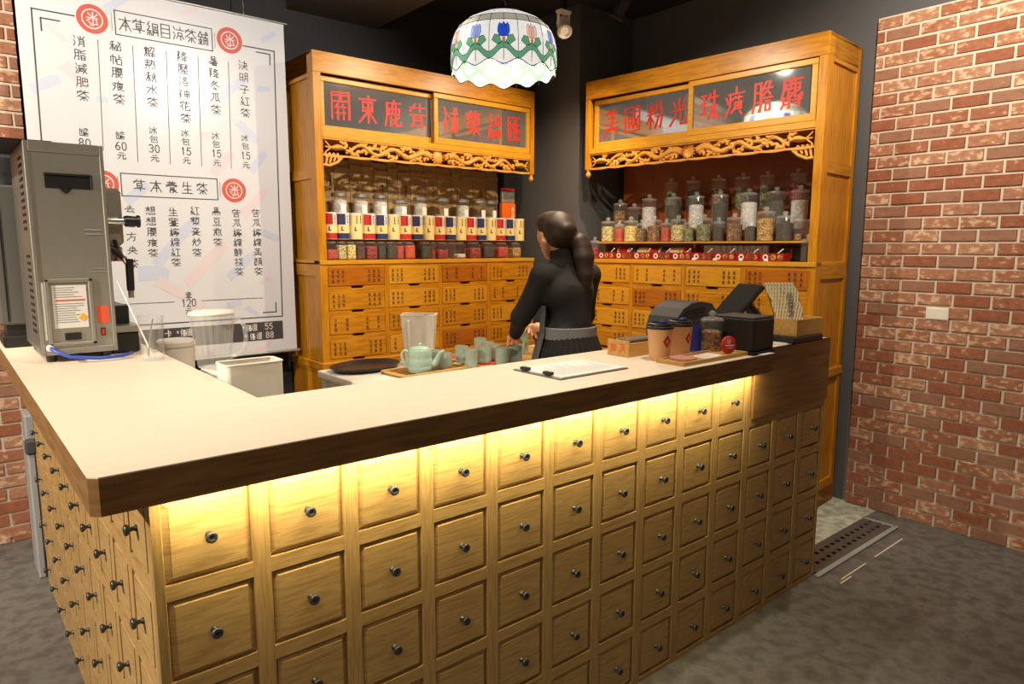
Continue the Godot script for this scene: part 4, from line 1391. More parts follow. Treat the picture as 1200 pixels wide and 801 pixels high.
	for k in 26:
		if k > 10 and k < 14:
			continue
		part(t, "vent_slot", boxg(Vector3(x0 - 0.0005, 0.66 - k * 0.0225, -1.45), Vector3(0.003, 0.009, 0.09)), M.black_matte)
	part(t, "cup_rail_tray", span(x0 - 0.07, -0.04, y1, y1 + 0.006, -1.8, -1.36, 0.001), M.black_plastic)
	for p in [[x0 + 0.03, -1.37], [x1 - 0.03, -1.37], [x0 + 0.03, -1.74], [x1 - 0.03, -1.74]]:
		var f := Geo.new()
		f.lathe([Vector2(0, 0.0), Vector2(0.014, 0.0), Vector2(0.017, 0.026), Vector2(0, 0.026)], 14)
		part(t, "foot", f, M.black_plastic, Vector3(p[0], 0, p[1]))
	# the working side: group head, portafilter, levers and steam wand
	part(t, "head_housing", span(x1, 0.152, 0.38, 0.575, -1.72, -1.39, 0.012), M.steel)
	var grp := Geo.new()
	grp.lathe([Vector2(0, 0.0), Vector2(0.036, 0.0), Vector2(0.036, 0.05), Vector2(0.028, 0.058), Vector2(0, 0.058)], 18)
	part(t, "group_head", grp, M.chrome, Vector3(0.128, 0.325, -1.5))
	var pf := Geo.new()
	pf.tube([Vector3(0.096, 0.463, -1.375), Vector3(0.155, 0.463, -1.375)], 0.0125, 12)
	var handle := part(t, "portafilter_arm", pf, M.chrome)
	var gr := Geo.new()
	gr.tube([Vector3(0.152, 0.464, -1.375), Vector3(0.158, 0.464, -1.375), Vector3(0.185, 0.464, -1.375), Vector3(0.19, 0.464, -1.375), Vector3(0.192, 0.464, -1.375), Vector3(0.2, 0.464, -1.375)], [0.016, 0.0195, 0.0175, 0.017, 0.0215, 0.021], 12)
	part(handle, "grip", gr, M.black_plastic)
	var lev := Geo.new()
	lev.tube([Vector3(0.1, 0.372, -1.38), Vector3(0.125, 0.36, -1.38), Vector3(0.142, 0.335, -1.378)], [0.014, 0.012, 0.008], 8)
	lev.tube([Vector3(0.12, 0.4, -1.382), Vector3(0.128, 0.35, -1.38)], 0.007, 8)
	part(t, "steam_valve", lev, M.black_plastic)
	var nozzle := Geo.new()
	nozzle.tube([Vector3(0.142, 0.342, -1.378), Vector3(0.15, 0.32, -1.378), Vector3(0.158, 0.33, -1.378), Vector3(0.163, 0.31, -1.376), Vector3(0.168, 0.25, -1.376)], [0.011, 0.008, 0.006, 0.006, 0.003], 8)
	part(t, "steam_nozzle", nozzle, M.chrome)
	var grip := Geo.new()
	grip.tube([Vector3(0.16, 0.335, -1.374), Vector3(0.158, 0.31, -1.374), Vector3(0.157, 0.24, -1.374), Vector3(0.157, 0.225, -1.374)], [0.012, 0.013, 0.0125, 0.012], 10)
	var gw := part(t, "wand_sleeve", grip, M.black_plastic)
	var tip := Geo.new()
	tip.tube([Vector3(0.157, 0.226, -1.374), Vector3(0.157, 0.2, -1.374)], 0.009, 10)
	part(gw, "wand_tip", tip, M.steel)
	part(t, "drip_tray", span(x1, 0.185, 0.004, 0.075, -1.74, -1.42, 0.006), M.black_plastic)
	part(t, "drip_rail", span(x1, 0.187, 0.075, 0.098, -1.742, -1.416, 0.002), M.steel)
	part(t, "drip_back", span(x1, 0.17, 0.098, 0.165, -1.74, -1.5, 0.004), M.black_plastic)
	var hose := Geo.new()
	hose.tube([Vector3(-0.096, 0.05, z + 0.004), Vector3(-0.085, 0.04, z + 0.03), Vector3(-0.05, 0.022, z + 0.05), Vector3(0.03, 0.012, z + 0.06), Vector3(0.1, 0.012, z + 0.05), Vector3(0.135, 0.014, z + 0.01), Vector3(0.1, 0.01, z + 0.03)], 0.006, 8)
	part(t, "hose", hose, M.blue_hose)
	var collar := Geo.new()
	collar.t = Transform3D(Basis(Vector3.RIGHT, PI / 2), Vector3(-0.098, 0.05, z))
	collar.lathe([Vector2(0.0115, -0.002), Vector2(0.0115, 0.006), Vector2(0.007, 0.009), Vector2(0, 0.009)], 14)
	part(t, "hose_collar", collar, M.white_sticker)
	# the appliance half out of view behind it
	var g := thing("coffee_grinder", "grey metal coffee grinder with black feet at the end of the counter", "grinder", Vector3(-0.14, 1.059, -1.93))
	part(g, "body", span(-0.055, 0.05, 0.085, 0.6, -0.1, 0.1, 0.008), M.steel_dark)
	part(g, "side_rib", span(-0.03, -0.024, 0.1, 0.59, 0.1, 0.103), M.black_plastic)
	part(g, "neck", span(-0.035, 0.042, 0.04, 0.09, -0.07, 0.09, 0.006), M.black_plastic)
	part(g, "base", span(-0.05, 0.045, 0.0, 0.045, -0.09, 0.1, 0.006), M.black_plastic)
	var hop := Geo.new()
	hop.lathe([Vector2(0.04, 0.6), Vector2(0.045, 0.62), Vector2(0.07, 0.7), Vector2(0.07, 0.73), Vector2(0, 0.735)], 16)
	part(g, "hopper", hop, M.charcoal_plastic)

func glass_tube(g: Geo, r0: float, r1: float, h: float, base := 0.004, sides := 20) -> void:
	g.lathe([Vector2(0, 0.0), Vector2(r0, 0.0), Vector2(r1, h), Vector2(r1 - 0.0025, h), Vector2(r0 - 0.0025, base), Vector2(0, base)], sides)

func counter_left_items() -> void:
	var t := thing("measuring_glass", "clear measuring glass with a spoon under the steam wand", "glass", Vector3(0.172, 1.059, -1.19))
	var g := Geo.new()
	glass_tube(g, 0.036, 0.039, 0.15)
	part(t, "glass", g, M.clear_glass)
	var s := Geo.new()
	s.tube([Vector3(-0.012, 0.02, 0), Vector3(-0.004, 0.09, 0.004), Vector3(0.006, 0.14, 0.008)], 0.0022, 6)
	s.tube([Vector3(-0.012, 0.012, 0), Vector3(-0.012, 0.02, 0), Vector3(-0.011, 0.034, 0)], [0.004, 0.009, 0.003], 8, true, 0.4)
	part(t, "spoon", s, M.chrome)
	var st := Geo.new()
	st.tube([Vector3(0.0, 0.012, 0.01), Vector3(-0.066, 0.262, -0.12)], 0.0028, 6)
	part(t, "straw", st, M.white_plastic)
	# lower worktop inside the counter
	var w := thing("inner_worktop", "low white worktop behind the espresso machine counter", "worktop", Vector3(0.35, 0, -1.25))
	part(w, "top", span(-0.11, 0.11, 0.85, 0.88, -0.85, 0.75, 0.003), M.white_paint)
	for z in [-0.8, 0.7]:
		part(w, "leg", span(0.06, 0.1, 0.004, 0.85, z - 0.02, z + 0.02), M.white_paint)
		part(w, "leg", span(-0.05, -0.01, 0.004, 0.85, z - 0.02, z + 0.02), M.white_paint)
	var b := thing("blender_jug", "ribbed clear blender jug with white lid and looped handle", "blender", Vector3(0.342, 0.88, -1.1))
	var base := Geo.new()
	base.lathe([Vector2(0, 0), Vector2(0.075, 0), Vector2(0.075, 0.06), Vector2(0.055, 0.13), Vector2(0.04, 0.15), Vector2(0, 0.15)], 20)
	part(b, "motor_base", base, M.white_plastic)
	var jug := Geo.new()
	var pr := 40
	for k in pr:
		var a0 := TAU * k / pr
		var a1 := TAU * (k + 1) / pr
		for seg in [[0.05, 0.152, 0.07, 0.332]]:
			var o0 := 0.002 if k % 2 == 0 else 0.0
			var o1 := 0.002 if (k + 1) % 2 == 0 else 0.0
			jug.quad(Vector3(cos(a0) * (seg[0] + o0), seg[1], -sin(a0) * (seg[0] + o0)), Vector3(cos(a1) * (seg[0] + o1), seg[1], -sin(a1) * (seg[0] + o1)), Vector3(cos(a1) * (seg[2] + o1), seg[3], -sin(a1) * (seg[2] + o1)), Vector3(cos(a0) * (seg[2] + o0), seg[3], -sin(a0) * (seg[2] + o0)))
	jug.lathe([Vector2(0, 0.152), Vector2(0.05, 0.152), Vector2(0, 0.156)], 20)
	part(b, "jug", jug, M.thick_glass)
	var lid := Geo.new()
	lid.lathe([Vector2(0.068, 0.328), Vector2(0.073, 0.33), Vector2(0.073, 0.337), Vector2(0.062, 0.343), Vector2(0, 0.345)], 24, true)
	part(b, "lid", lid, M.white_plastic)
	var hd := Geo.new()
	var right := Vector3(0.768, 0, 0.641)
	var q := []
	for k in [[0.068, 0.31], [0.09, 0.314], [0.108, 0.292], [0.113, 0.25], [0.103, 0.215], [0.085, 0.195], [0.058, 0.185]]:
		q.append(right * k[0] + Vector3(0, k[1], 0))
	hd.tube(q, 0.008, 8)
	part(b, "handle", hd, M.thick_glass)
	var c := thing("white_container", "white plastic container with rounded corners in front of the blender", "container", Vector3(0.325, 0.88, -0.7))
	var ring := PackedVector2Array()
	for k in 24:
		var g0 := TAU * k / 24
		var corner := Vector2(signf(cos(g0 + 0.001)) * 0.066, signf(sin(g0 + 0.001)) * 0.03)
		ring.append(corner + Vector2(cos(g0), sin(g0)) * 0.018)
	var cg := Geo.new()
	for k in 24:
		var a := ring[k]
		var e := ring[(k + 1) % 24]
		cg.quad(Vector3(a.x, 0, -a.y), Vector3(e.x, 0, -e.y), Vector3(e.x, 0.222, -e.y), Vector3(a.x, 0.222, -a.y))
		cg.tri(Vector3(0, 0.001, 0), Vector3(a.x, 0.001, -a.y), Vector3(e.x, 0.001, -e.y))
	part(c, "tub", cg, M.thin_white_plastic)
	var rp := []
	for k in 25:
		rp.append(Vector3(ring[k % 24].x, 0.222, -ring[k % 24].y))
	var rg := Geo.new()
	rg.tube(rp, 0.0035, 6, false)
	part(c, "rim", rg, M.white_plastic)
	var d := thing("white_canister", "squat white canister standing behind the blender jug", "canister", Vector3(0.35, 0.88, -1.62))
	var dg := Geo.new()
	dg.lathe([Vector2(0, 0), Vector2(0.062, 0), Vector2(0.068, 0.165), Vector2(0, 0.165)], 20)
	part(d, "tub", dg, M.white_plastic)
	var dl := Geo.new()
	dl.lathe([Vector2(0.071, 0.165), Vector2(0.072, 0.182), Vector2(0.066, 0.19), Vector2(0, 0.19)], 20)
	part(d, "lid", dl, M.white_plastic)
	# grey stand behind the end of the side drawers
	var k := thing("folding_trolley", "grey folded plastic trolley leaning behind the end of the side drawers", "trolley", Vector3(-0.115, 0, -2.26))
	var kg := Geo.new()
	kg.box(Vector3(0, 0.3, 0), Vector3(0.03, 0.6, 0.2), 0.006)
	part(k, "board", kg, M.grey_plastic)
	part(k, "handle_plate", span(-0.012, 0.025, 0.6, 0.72, -0.08, 0.06, 0.006), M.grey_plastic)
	part(k, "grip", span(-0.02, 0.02, 0.56, 0.62, 0.06, 0.11, 0.006), M.charcoal_plastic)
	for z in [-0.07, 0.07]:
		var wg := Geo.new()
		wg.t = Transform3D(Basis(Vector3.BACK, PI / 2), Vector3(0.04, 0.03, z))
		wg.lathe([Vector2(0, 0), Vector2(0.03, 0), Vector2(0.03, 0.02), Vector2(0, 0.02)], 14)
		part(k, "wheel", wg, M.black_plastic)

# ---------------------------------------------------------------- tea table
func tea_cup(label: String, at: Vector3, r: float, h: float) -> void:
	var t := thing("tea_cup", label, "cup", at, 0.0, "celadon tea cups")
	var g := Geo.new()
	g.lathe([Vector2(0, 0.0), Vector2(r * 0.86, 0.0), Vector2(r * 0.97, h * 0.1), Vector2(r, h * 0.3), Vector2(r * 0.975, h * 0.36), Vector2(r, h * 0.42), Vector2(r * 0.975, h * 0.5), Vector2(r, h * 0.57), Vector2(r * 0.98, h * 0.66), Vector2(r, h * 0.93), Vector2(r * 0.98, h)], 20, true)
	g.lathe([Vector2(r * 0.9, h), Vector2(r * 0.88, h * 0.15), Vector2(0, h * 0.12)], 20, true)
	part(t, "bowl", g, M.celadon_cup)
	var e := Geo.new()
	e.lathe([Vector2(r * 0.98, h), Vector2(r * 0.96, h + 0.0015), Vector2(r * 0.92, h + 0.0015), Vector2(r * 0.9, h)], 20, true)
	part(t, "rim", e, M.cup_rim)

func tea_table() -> void:
	var y := 0.8
	var t := thing("white_table", "plain white table between the counter and the cabinets", "table", Vector3(1.85, 0, -1.73))
	part(t, "table_top", span(-0.735, 0.8, y - 0.035, y, -0.285, 0.27, 0.003), M.white_paint)
	for s in [[-0.7, -0.25], [-0.7, 0.235], [0.765, -0.25], [0.765, 0.235]]:
		part(t, "leg", span(s[0] - 0.022, s[0] + 0.022, 0.004, y - 0.035, s[1] - 0.022, s[1] + 0.022, 0.002), M.white_paint)
	part(t, "apron", span(-0.68, 0.745, y - 0.1, y - 0.035, -0.25, -0.235), M.white_paint)
	part(t, "apron", span(-0.7, -0.685, y - 0.1, y - 0.035, -0.23, 0.215), M.white_paint)
	# black serving tray
	var tr := thing("serving_tray", "large black oval serving tray on the white table", "tray", Vector3(1.33, y, -1.9), 0.3)
	var g := Geo.new()
	var sc := Basis.from_scale(Vector3(1.22, 1, 0.88))
	g.t = Transform3D(sc, Vector3.ZERO)
	g.lathe([Vector2(0, 0), Vector2(0.14, 0.0), Vector2(0.168, 0.022), Vector2(0.172, 0.024), Vector2(0.168, 0.027), Vector2(0.138, 0.006), Vector2(0, 0.005)], 40)
	part(tr, "dish", g, M.black_tray)
	part(tr, "size_label", span(-0.03, 0.025, 0.008, 0.009, 0.095, 0.115), M.paper)
	# wooden tray with teapot
	var wt := thing("wooden_tray", "dark wooden tray carrying the celadon teapot and two cups", "tray", Vector3(1.53, y, -1.63), 0.08)
	part(wt, "board", span(-0.2, 0.2, 0.0, 0.008, -0.11, 0.11, 0.002), M.bamboo_dark)
	for r in [[-0.2, 0.2, -0.11, -0.1], [-0.2, 0.2, 0.1, 0.11], [-0.2, -0.19, -0.1, 0.1], [0.19, 0.2, -0.1, 0.1]]:
		part(wt, "rail", span(r[0], r[1], 0.008, 0.02, r[2], r[3], 0.002), M.bamboo)
	var tp := thing("teapot", "celadon green teapot with looped handle and short spout", "teapot", Vector3(1.478, y + 0.008, -1.6))
	var b := Geo.new()
	b.lathe([Vector2(0, 0), Vector2(0.052, 0), Vector2(0.06, 0.006), Vector2(0.062, 0.03), Vector2(0.06, 0.034), Vector2(0.062, 0.04), Vector2(0.061, 0.07), Vector2(0.059, 0.074), Vector2(0.06, 0.08), Vector2(0.058, 0.112), Vector2(0.055, 0.12), Vector2(0.05, 0.123)], 28, true)
	part(tp, "body", b, M.celadon)
	var lid := Geo.new()
	lid.lathe([Vector2(0.054, 0.121), Vector2(0.054, 0.125), Vector2(0.03, 0.132), Vector2(0.012, 0.134), Vector2(0.01, 0.137), Vector2(0.013, 0.143), Vector2(0.01, 0.149), Vector2(0, 0.15)], 24, true)
	part(tp, "lid", lid, M.celadon)
	var rt := Vector3(0.768, 0, 0.641)
	var h := Geo.new()
	var hq := []
	for k in [[0.054, 0.1], [0.075, 0.112], [0.09, 0.1], [0.091, 0.075], [0.08, 0.045], [0.058, 0.022]]:
		hq.append(-rt * k[0] + Vector3(0, k[1], 0))
	h.tube(hq, [0.007, 0.0075, 0.008, 0.008, 0.0075, 0.007], 9)
	part(tp, "handle", h, M.celadon)
	var sp := Geo.new()
	sp.tube([rt * 0.05 + Vector3(0, 0.035, 0), rt * 0.074 + Vector3(0, 0.045, 0), rt * 0.09 + Vector3(0, 0.075, 0), rt * 0.103 + Vector3(0, 0.1, 0), rt * 0.122 + Vector3(0, 0.11, 0)], [0.017, 0.018, 0.014, 0.011, 0.009], 10)
	part(tp, "spout", sp, M.celadon)
	tea_cup("celadon tea cup beside the teapot's spout on the wooden tray", Vector3(1.628, y + 0.008, -1.598), 0.036, 0.085)
	tea_cup("celadon tea cup behind the teapot's spout on the wooden tray", Vector3(1.64, y + 0.008, -1.71), 0.036, 0.085)
	# translucent pitcher
	var p := thing("plastic_pitcher", "tall milky plastic pitcher standing behind the teapot", "pitcher", Vector3(1.64, y, -1.86), deg_to_rad(-40))
	var pg := Geo.new()
	var lo := [Vector3(-0.07, 0, -0.045), Vector3(0.07, 0, -0.045), Vector3(0.07, 0, 0.045), Vector3(-0.07, 0, 0.045)]
	var hi := [Vector3(-0.092, 0.27, -0.058), Vector3(0.092, 0.27, -0.058), Vector3(0.092, 0.272, 0.058), Vector3(-0.092, 0.272, 0.058)]
	for k in 4:
		var j := (k + 1) % 4
		pg.quad(lo[j], lo[k], hi[k], hi[j])
	pg.quad(lo[0], lo[1], lo[2], lo[3])
	part(p, "jug", pg, M.milky_plastic)
	var pr := Geo.new()
	pr.box(Vector3(-0.03, 0.272, 0.058), Vector3(0.124, 0.006, 0.006), 0.001)
	pr.box(Vector3(0.075, 0.272, 0.058), Vector3(0.034, 0.006, 0.006), 0.001)
	pr.box(Vector3(0, 0.272, -0.058), Vector3(0.184, 0.006, 0.006), 0.001)
	for s in [-1, 1]:
		pr.box(Vector3(0.092 * s, 0.272, 0), Vector3(0.006, 0.006, 0.116), 0.001)
	part(p, "rim", pr, M.white_plastic)
	var ph := Geo.new()
	ph.tube([Vector3(-0.05, 0.24, 0.06), Vector3(-0.05, 0.24, 0.085), Vector3(-0.048, 0.05, 0.075), Vector3(-0.048, 0.04, 0.05)], 0.009, 8)
	part(p, "handle", ph, M.milky_plastic)
	# bamboo board with the red cloth and the cups
	var bb := thing("bamboo_tray", "bamboo tray with a red cloth and many tea cups", "tray", Vector3(2.1, y, -1.78), -0.08)
	part(bb, "board", span(-0.27, 0.4, 0.0, 0.012, -0.19, 0.28, 0.003), M.bamboo)
	part(bb, "cloth", span(-0.262, 0.03, 0.012, 0.0145, -0.13, 0.275, 0.001), M.red_cloth)
	var hoop := Geo.new()
	var hp := []
	for k in 9:
		var a := PI * k / 8
		hp.append(Vector3(-0.29 + cos(a) * 0.035, 0.006 + sin(a) * 0.012, 0.12 - k * 0.008))
	hoop.tube(hp, 0.007, 8)
	part(bb, "handle", hoop, M.bamboo)
	var cups := [[551.5, 427.5, "on the bare fold of the red cloth"], [541.0, 423.0, "behind the outermost cup at the tray handle"], [568.0, 424.5, "in the middle of the red cloth"], [581.0, 421.0, "between the red cloth and the tray edge"], [588.5, 425.5, "at the edge of the red cloth"], [604.0, 422.5, "under the reaching person's hand"], [563.0, 415.0, "at the back of the bamboo tray"], [572.0, 417.5, "second from the back of the bamboo tray"]]
	for c in cups:
		var at := on_y(c[0], c[1] + 1.0, y + 0.0145)
		tea_cup("green grey celadon tea cup " + c[2], Vector3(at.x, y + 0.0145, at.z), 0.0375, 0.088 if c[1] > 416 else 0.1)
	var v := thing("tea_caddy", "tall pale green slanted tea caddy held by the person in black", "caddy", Vector3(2.262, y + 0.012, -1.715))
	var vg := Geo.new()
	vg.prism(PackedVector2Array([Vector2(-0.04, 0), Vector2(0.032, 0), Vector2(0.032, 0.165), Vector2(0.026, 0.168), Vector2(-0.04, 0.105)]), -0.03, 0.03)
	vg.t = Transform3D.IDENTITY
	part(v, "body", vg, M.celadon)
	v.rotation.y = deg_to_rad(-40)

# ---------------------------------------------------------------- the woman at the tea table
# bones are [from, to, radius, radius]; their distances are joined smoothly and meshed as surface nets
func nets(out: Geo, bones: Array, cell: float, blend: float) -> void:
	var lo := Vector3(1e9, 1e9, 1e9)
	var hi := -lo
	var pad := blend * 2.5 + cell * 2
	for b in bones:
		var r := maxf(b[2], b[3]) + pad
		for p in [b[0], b[1]]:
			lo = lo.min(p - Vector3.ONE * r)
			hi = hi.max(p + Vector3.ONE * r)
	var n := Vector3i(((hi - lo) / cell).ceil()) + Vector3i.ONE
	var sum := PackedFloat32Array()
	sum.resize(n.x * n.y * n.z)
	var k := 1.0 / blend
	for b in bones:
		var a: Vector3 = b[0]
		var ab: Vector3 = b[1] - a
		var ra: float = b[2]
		var dr: float = b[3] - ra
		var len2 := maxf(ab.length_squared(), 1e-9)
		var r := maxf(b[2], b[3]) + pad
		var c0 := Vector3i(((a.min(b[1]) - Vector3.ONE * r - lo) / cell).floor()).clamp(Vector3i.ZERO, n - Vector3i.ONE)
		var c1 := Vector3i(((a.max(b[1]) + Vector3.ONE * r - lo) / cell).ceil()).clamp(Vector3i.ZERO, n - Vector3i.ONE)
		for z in range(c0.z, c1.z + 1):
			for y in range(c0.y, c1.y + 1):
				var row := (z * n.y + y) * n.x
				for x in range(c0.x, c1.x + 1):
					var p := lo + Vector3(x, y, z) * cell - a
					var h := clampf(p.dot(ab) / len2, 0.0, 1.0)
					var d := (p - ab * h).length() - ra - dr * h
					if d < pad:
						sum[row + x] += exp(-d * k)
	# value above one is inside
	var at := {}
	var pts := []
	var sx := 1
	var sy := n.x
	var sz := n.x * n.y
	for z in n.z - 1:
		for y in n.y - 1:
			var row := z * sz + y * sy
			for x in n.x - 1:
				var i := row + x
				var m := 0
				if sum[i] > 1.0: m += 1
				if sum[i + sx] > 1.0: m += 1
				if sum[i + sy] > 1.0: m += 1
				if sum[i + sx + sy] > 1.0: m += 1
				if sum[i + sz] > 1.0: m += 1
				if sum[i + sx + sz] > 1.0: m += 1
				if sum[i + sy + sz] > 1.0: m += 1
				if sum[i + sx + sy + sz] > 1.0: m += 1
				if m == 0 or m == 8:
					continue
				var f := []
				for q in 8:
					var s := sum[i + (q & 1) * sx + ((q >> 1) & 1) * sy + ((q >> 2) & 1) * sz]
					f.append(-log(maxf(s, 1e-12)) * blend)
				var acc := Vector3.ZERO
				var cnt := 0
				for e in [[0, 1], [2, 3], [4, 5], [6, 7], [0, 2], [1, 3], [4, 6], [5, 7], [0, 4], [1, 5], [2, 6], [3, 7]]:
					var f0: float = f[e[0]]
					var f1: float = f[e[1]]
					if (f0 < 0.0) != (f1 < 0.0):
						var w := clampf(f0 / (f0 - f1), 0.0, 1.0)
						var p0 := Vector3(e[0] & 1, (e[0] >> 1) & 1, (e[0] >> 2) & 1)
						var p1 := Vector3(e[1] & 1, (e[1] >> 1) & 1, (e[1] >> 2) & 1)
						acc += p0.lerp(p1, w)
						cnt += 1
				var g := Vector3(f[1] + f[3] + f[5] + f[7] - f[0] - f[2] - f[4] - f[6], f[2] + f[3] + f[6] + f[7] - f[0] - f[1] - f[4] - f[5], f[4] + f[5] + f[6] + f[7] - f[0] - f[1] - f[2] - f[3])
				at[i] = pts.size()
				pts.append([lo + (Vector3(x, y, z) + acc / cnt) * cell, g.normalized()])
	for i in at:
		var s0 := sum[i] > 1.0
		for ax in 3:
			var st: int = [sx, sy, sz][ax]
			var u: int = [sy, sz, sx][ax]
			var w: int = [sz, sx, sy][ax]
			# the edge from corner i along ax, shared by four cells
			var s1 := sum[i + st] > 1.0
			if s0 == s1 or not (at.has(i - u) and at.has(i - w) and at.has(i - u - w)):
				continue
			var a: Array = pts[at[i]]
			var b: Array = pts[at[i - u]]
			var c: Array = pts[at[i - u - w]]
			var d: Array = pts[at[i - w]]
			if s0:
				out.quadn(a[0], b[0], c[0], d[0], a[1], b[1], c[1], d[1])
			else:
				out.quadn(d[0], c[0], b[0], a[0], d[1], c[1], b[1], a[1])

func hand(wrist: Vector3, palm: Vector3, tips: Array, thumb: Array, knuckles: Array) -> Array:
	var b := [[wrist, palm, 0.022, 0.026]]
	for i in 4:
		var kn: Vector3 = knuckles[i]
		var tip: Vector3 = tips[i]
		var mid: Vector3 = (kn + tip) / 2 + (kn - palm).normalized() * 0.014 + Vector3(0, 0.008, 0)
		b.append([palm, kn, 0.018, 0.0105])
		b.append([kn, mid, 0.0098, 0.0088])
		b.append([mid, tip, 0.0088, 0.0072])
	b.append([palm.lerp(wrist, 0.4), thumb[0], 0.016, 0.011])
	b.append([thumb[0], thumb[1], 0.0105, 0.0085])
	return b

func person() -> void:
	var t := thing("person", "person in black blouse, pleated skirt and grey apron, ponytail, reaching for tea cups", "person")
	var hc := Vector3(2.12, 1.492, -1.3)
	var fd := Vector3(0.03, -0.16, -0.98).normalized()
	var up := Vector3(0, 1, 0)
	var lf := up.cross(fd).normalized()
	up = fd.cross(lf).normalized()
	var L := func(f: float, u: float, l: float) -> Vector3: return hc + fd * f + up * u + lf * l
	var neck := Vector3(2.158, 1.345, -1.262)
	var chest := Vector3(2.155, 1.2, -1.24)
	var waist := Vector3(2.152, 1.03, -1.215)
	var hip := Vector3(2.15, 0.9, -1.2)
	var lsh := Vector3(2.005, 1.288, -1.268)
	var rsh := Vector3(2.318, 1.288, -1.243)
	var lel := Vector3(1.955, 1.075, -1.375)
	var lwr := Vector3(2.042, 0.962, -1.525)
	var rel := Vector3(2.395, 1.06, -1.34)
	var rwr := Vector3(2.315, 0.965, -1.585)
	var w := Vector3(0.05, 0, 0)
	var body := [[hip - w, hip + w, 0.085, 0.085], [hip, waist, 0.09, 0.08], [waist - w, waist + w, 0.07, 0.07], [waist, chest, 0.095, 0.1], [chest - w, chest + w, 0.09, 0.09], [chest, neck, 0.09, 0.05],
		[neck, lsh, 0.045, 0.05], [neck, rsh, 0.045, 0.05], [lsh, lel, 0.044, 0.036], [lel, lwr, 0.036, 0.024], [rsh, rel, 0.044, 0.036], [rel, rwr, 0.036, 0.024], [neck, L.call(-0.02, -0.05, 0.0), 0.05, 0.048]]
	for s in [-1, 1]:
		var h := hip + Vector3(0.085 * s, -0.02, 0)
		var kn := Vector3(2.15 + 0.09 * s, 0.48, -1.21)
		var an := Vector3(2.15 + 0.09 * s, 0.085, -1.17)
		body.append([h, kn, 0.085, 0.055])
		body.append([kn, an, 0.055, 0.036])
		body.append([an + Vector3(0, -0.045, 0.02), an + Vector3(0.01 * s, -0.052, -0.15), 0.034, 0.026])
	var skin := Geo.new()
	nets(skin, body, 0.014, 0.012)
	var head := [[L.call(0.018, 0.03, 0.0), L.call(-0.03, 0.035, 0.0), 0.074, 0.078], [L.call(0.03, 0.0, 0.0), L.call(0.05, -0.085, 0.0), 0.06, 0.032], [L.call(0.045, 0.0, -0.02), L.call(0.045, 0.0, 0.02), 0.045, 0.045],
		[L.call(0.084, 0.0, 0.0), L.call(0.106, -0.03, 0.0), 0.009, 0.013], [L.call(0.082, 0.018, -0.03), L.call(0.082, 0.018, 0.03), 0.012, 0.012], [L.call(0.086, -0.055, -0.014), L.call(0.086, -0.055, 0.014), 0.008, 0.008],
		[L.call(0.082, -0.064, -0.012), L.call(0.082, -0.064, 0.012), 0.008, 0.008], [L.call(0.0, -0.03, -0.066), L.call(0.04, -0.075, -0.03), 0.02, 0.02], [L.call(0.0, -0.03, 0.066), L.call(0.04, -0.075, 0.03), 0.02, 0.02],
		[L.call(0.012, 0.008, 0.078), L.call(0.016, -0.028, 0.073), 0.0115, 0.008], [L.call(-0.002, 0.008, -0.077), L.call(0.004, -0.026, -0.073), 0.008, 0.006],
		[L.call(-0.02, -0.03, 0.0), neck, 0.05, 0.048]]
	nets(skin, head, 0.005, 0.006)
	# both hands, five fingers each
	var cup := Vector3(2.118, 0.9, -1.612)
	var palm := Vector3(2.068, 0.95, -1.568)
	var tips := []
	var kn := []
	for i in 4:
		var a := deg_to_rad(130.0 + i * 34.0)
		tips.append(Vector3(cup.x + cos(a) * 0.047, 0.888 - 0.004 * absf(i - 1.5), cup.z - sin(a) * 0.047))
		kn.append(palm + Vector3(cos(a) * 0.012 + 0.018, 0.006 - 0.004 * i, -sin(a) * 0.024 - 0.012))
	nets(skin, hand(lwr, palm, tips, [Vector3(2.088, 0.93, -1.55), Vector3(2.122, 0.905, -1.564)], kn), 0.004, 0.003)
	var rp := Vector3(2.298, 0.975, -1.628)
	var rt := []
	var rk := []
	for i in 4:
		rt.append(Vector3(2.238 + i * 0.016, 0.952 - i * 0.012, -1.672 + i * 0.016))
		rk.append(rp + Vector3(-0.012 + i * 0.006, 0.008 - i * 0.008, -0.034 + i * 0.004))
	nets(skin, hand(rwr, rp, rt, [Vector3(2.3, 0.958, -1.66), Vector3(2.29, 0.945, -1.685)], rk), 0.004, 0.003)
	part(t, "body", skin, M.skin)
	# eyes and brows, mouth
	var eyes := Geo.new()
	for s in [-1.0, 1.0]:
		eyes.t = Transform3D(Basis(lf, up, fd), L.call(0.09, 0.006, 0.03 * s))
		eyes.box(Vector3.ZERO, Vector3(0.024, 0.007, 0.006), 0.002)
		eyes.box(Vector3(0, 0.016, -0.001), Vector3(0.032, 0.004, 0.006), 0.001)
	part(t, "eyes", eyes, M.hair)
	# blouse with a high collar
	var q := 0.008
	var wide := Vector3(0.055, 0, 0)
	var top := [[waist - wide + Vector3(0, -0.05, 0), waist + wide + Vector3(0, -0.05, 0), 0.088 + q, 0.088 + q], [waist, chest, 0.098 + q, 0.104 + q], [chest - wide, chest + wide, 0.094 + q, 0.094 + q], [chest, neck + Vector3(0, -0.02, 0), 0.094 + q, 0.056 + q],
		[neck + Vector3(0, -0.012, 0), lsh, 0.046 + q, 0.052 + q], [neck + Vector3(0, -0.012, 0), rsh, 0.046 + q, 0.052 + q], [lsh, lel, 0.05 + q, 0.041 + q], [lel, lwr.lerp(lel, 0.1), 0.041 + q, 0.029 + q], [rsh, rel, 0.05 + q, 0.041 + q], [rel, rwr.lerp(rel, 0.1), 0.041 + q, 0.029 + q],
		[neck, neck.lerp(L.call(-0.02, -0.05, 0.0), 0.6), 0.052 + q, 0.05 + q]]
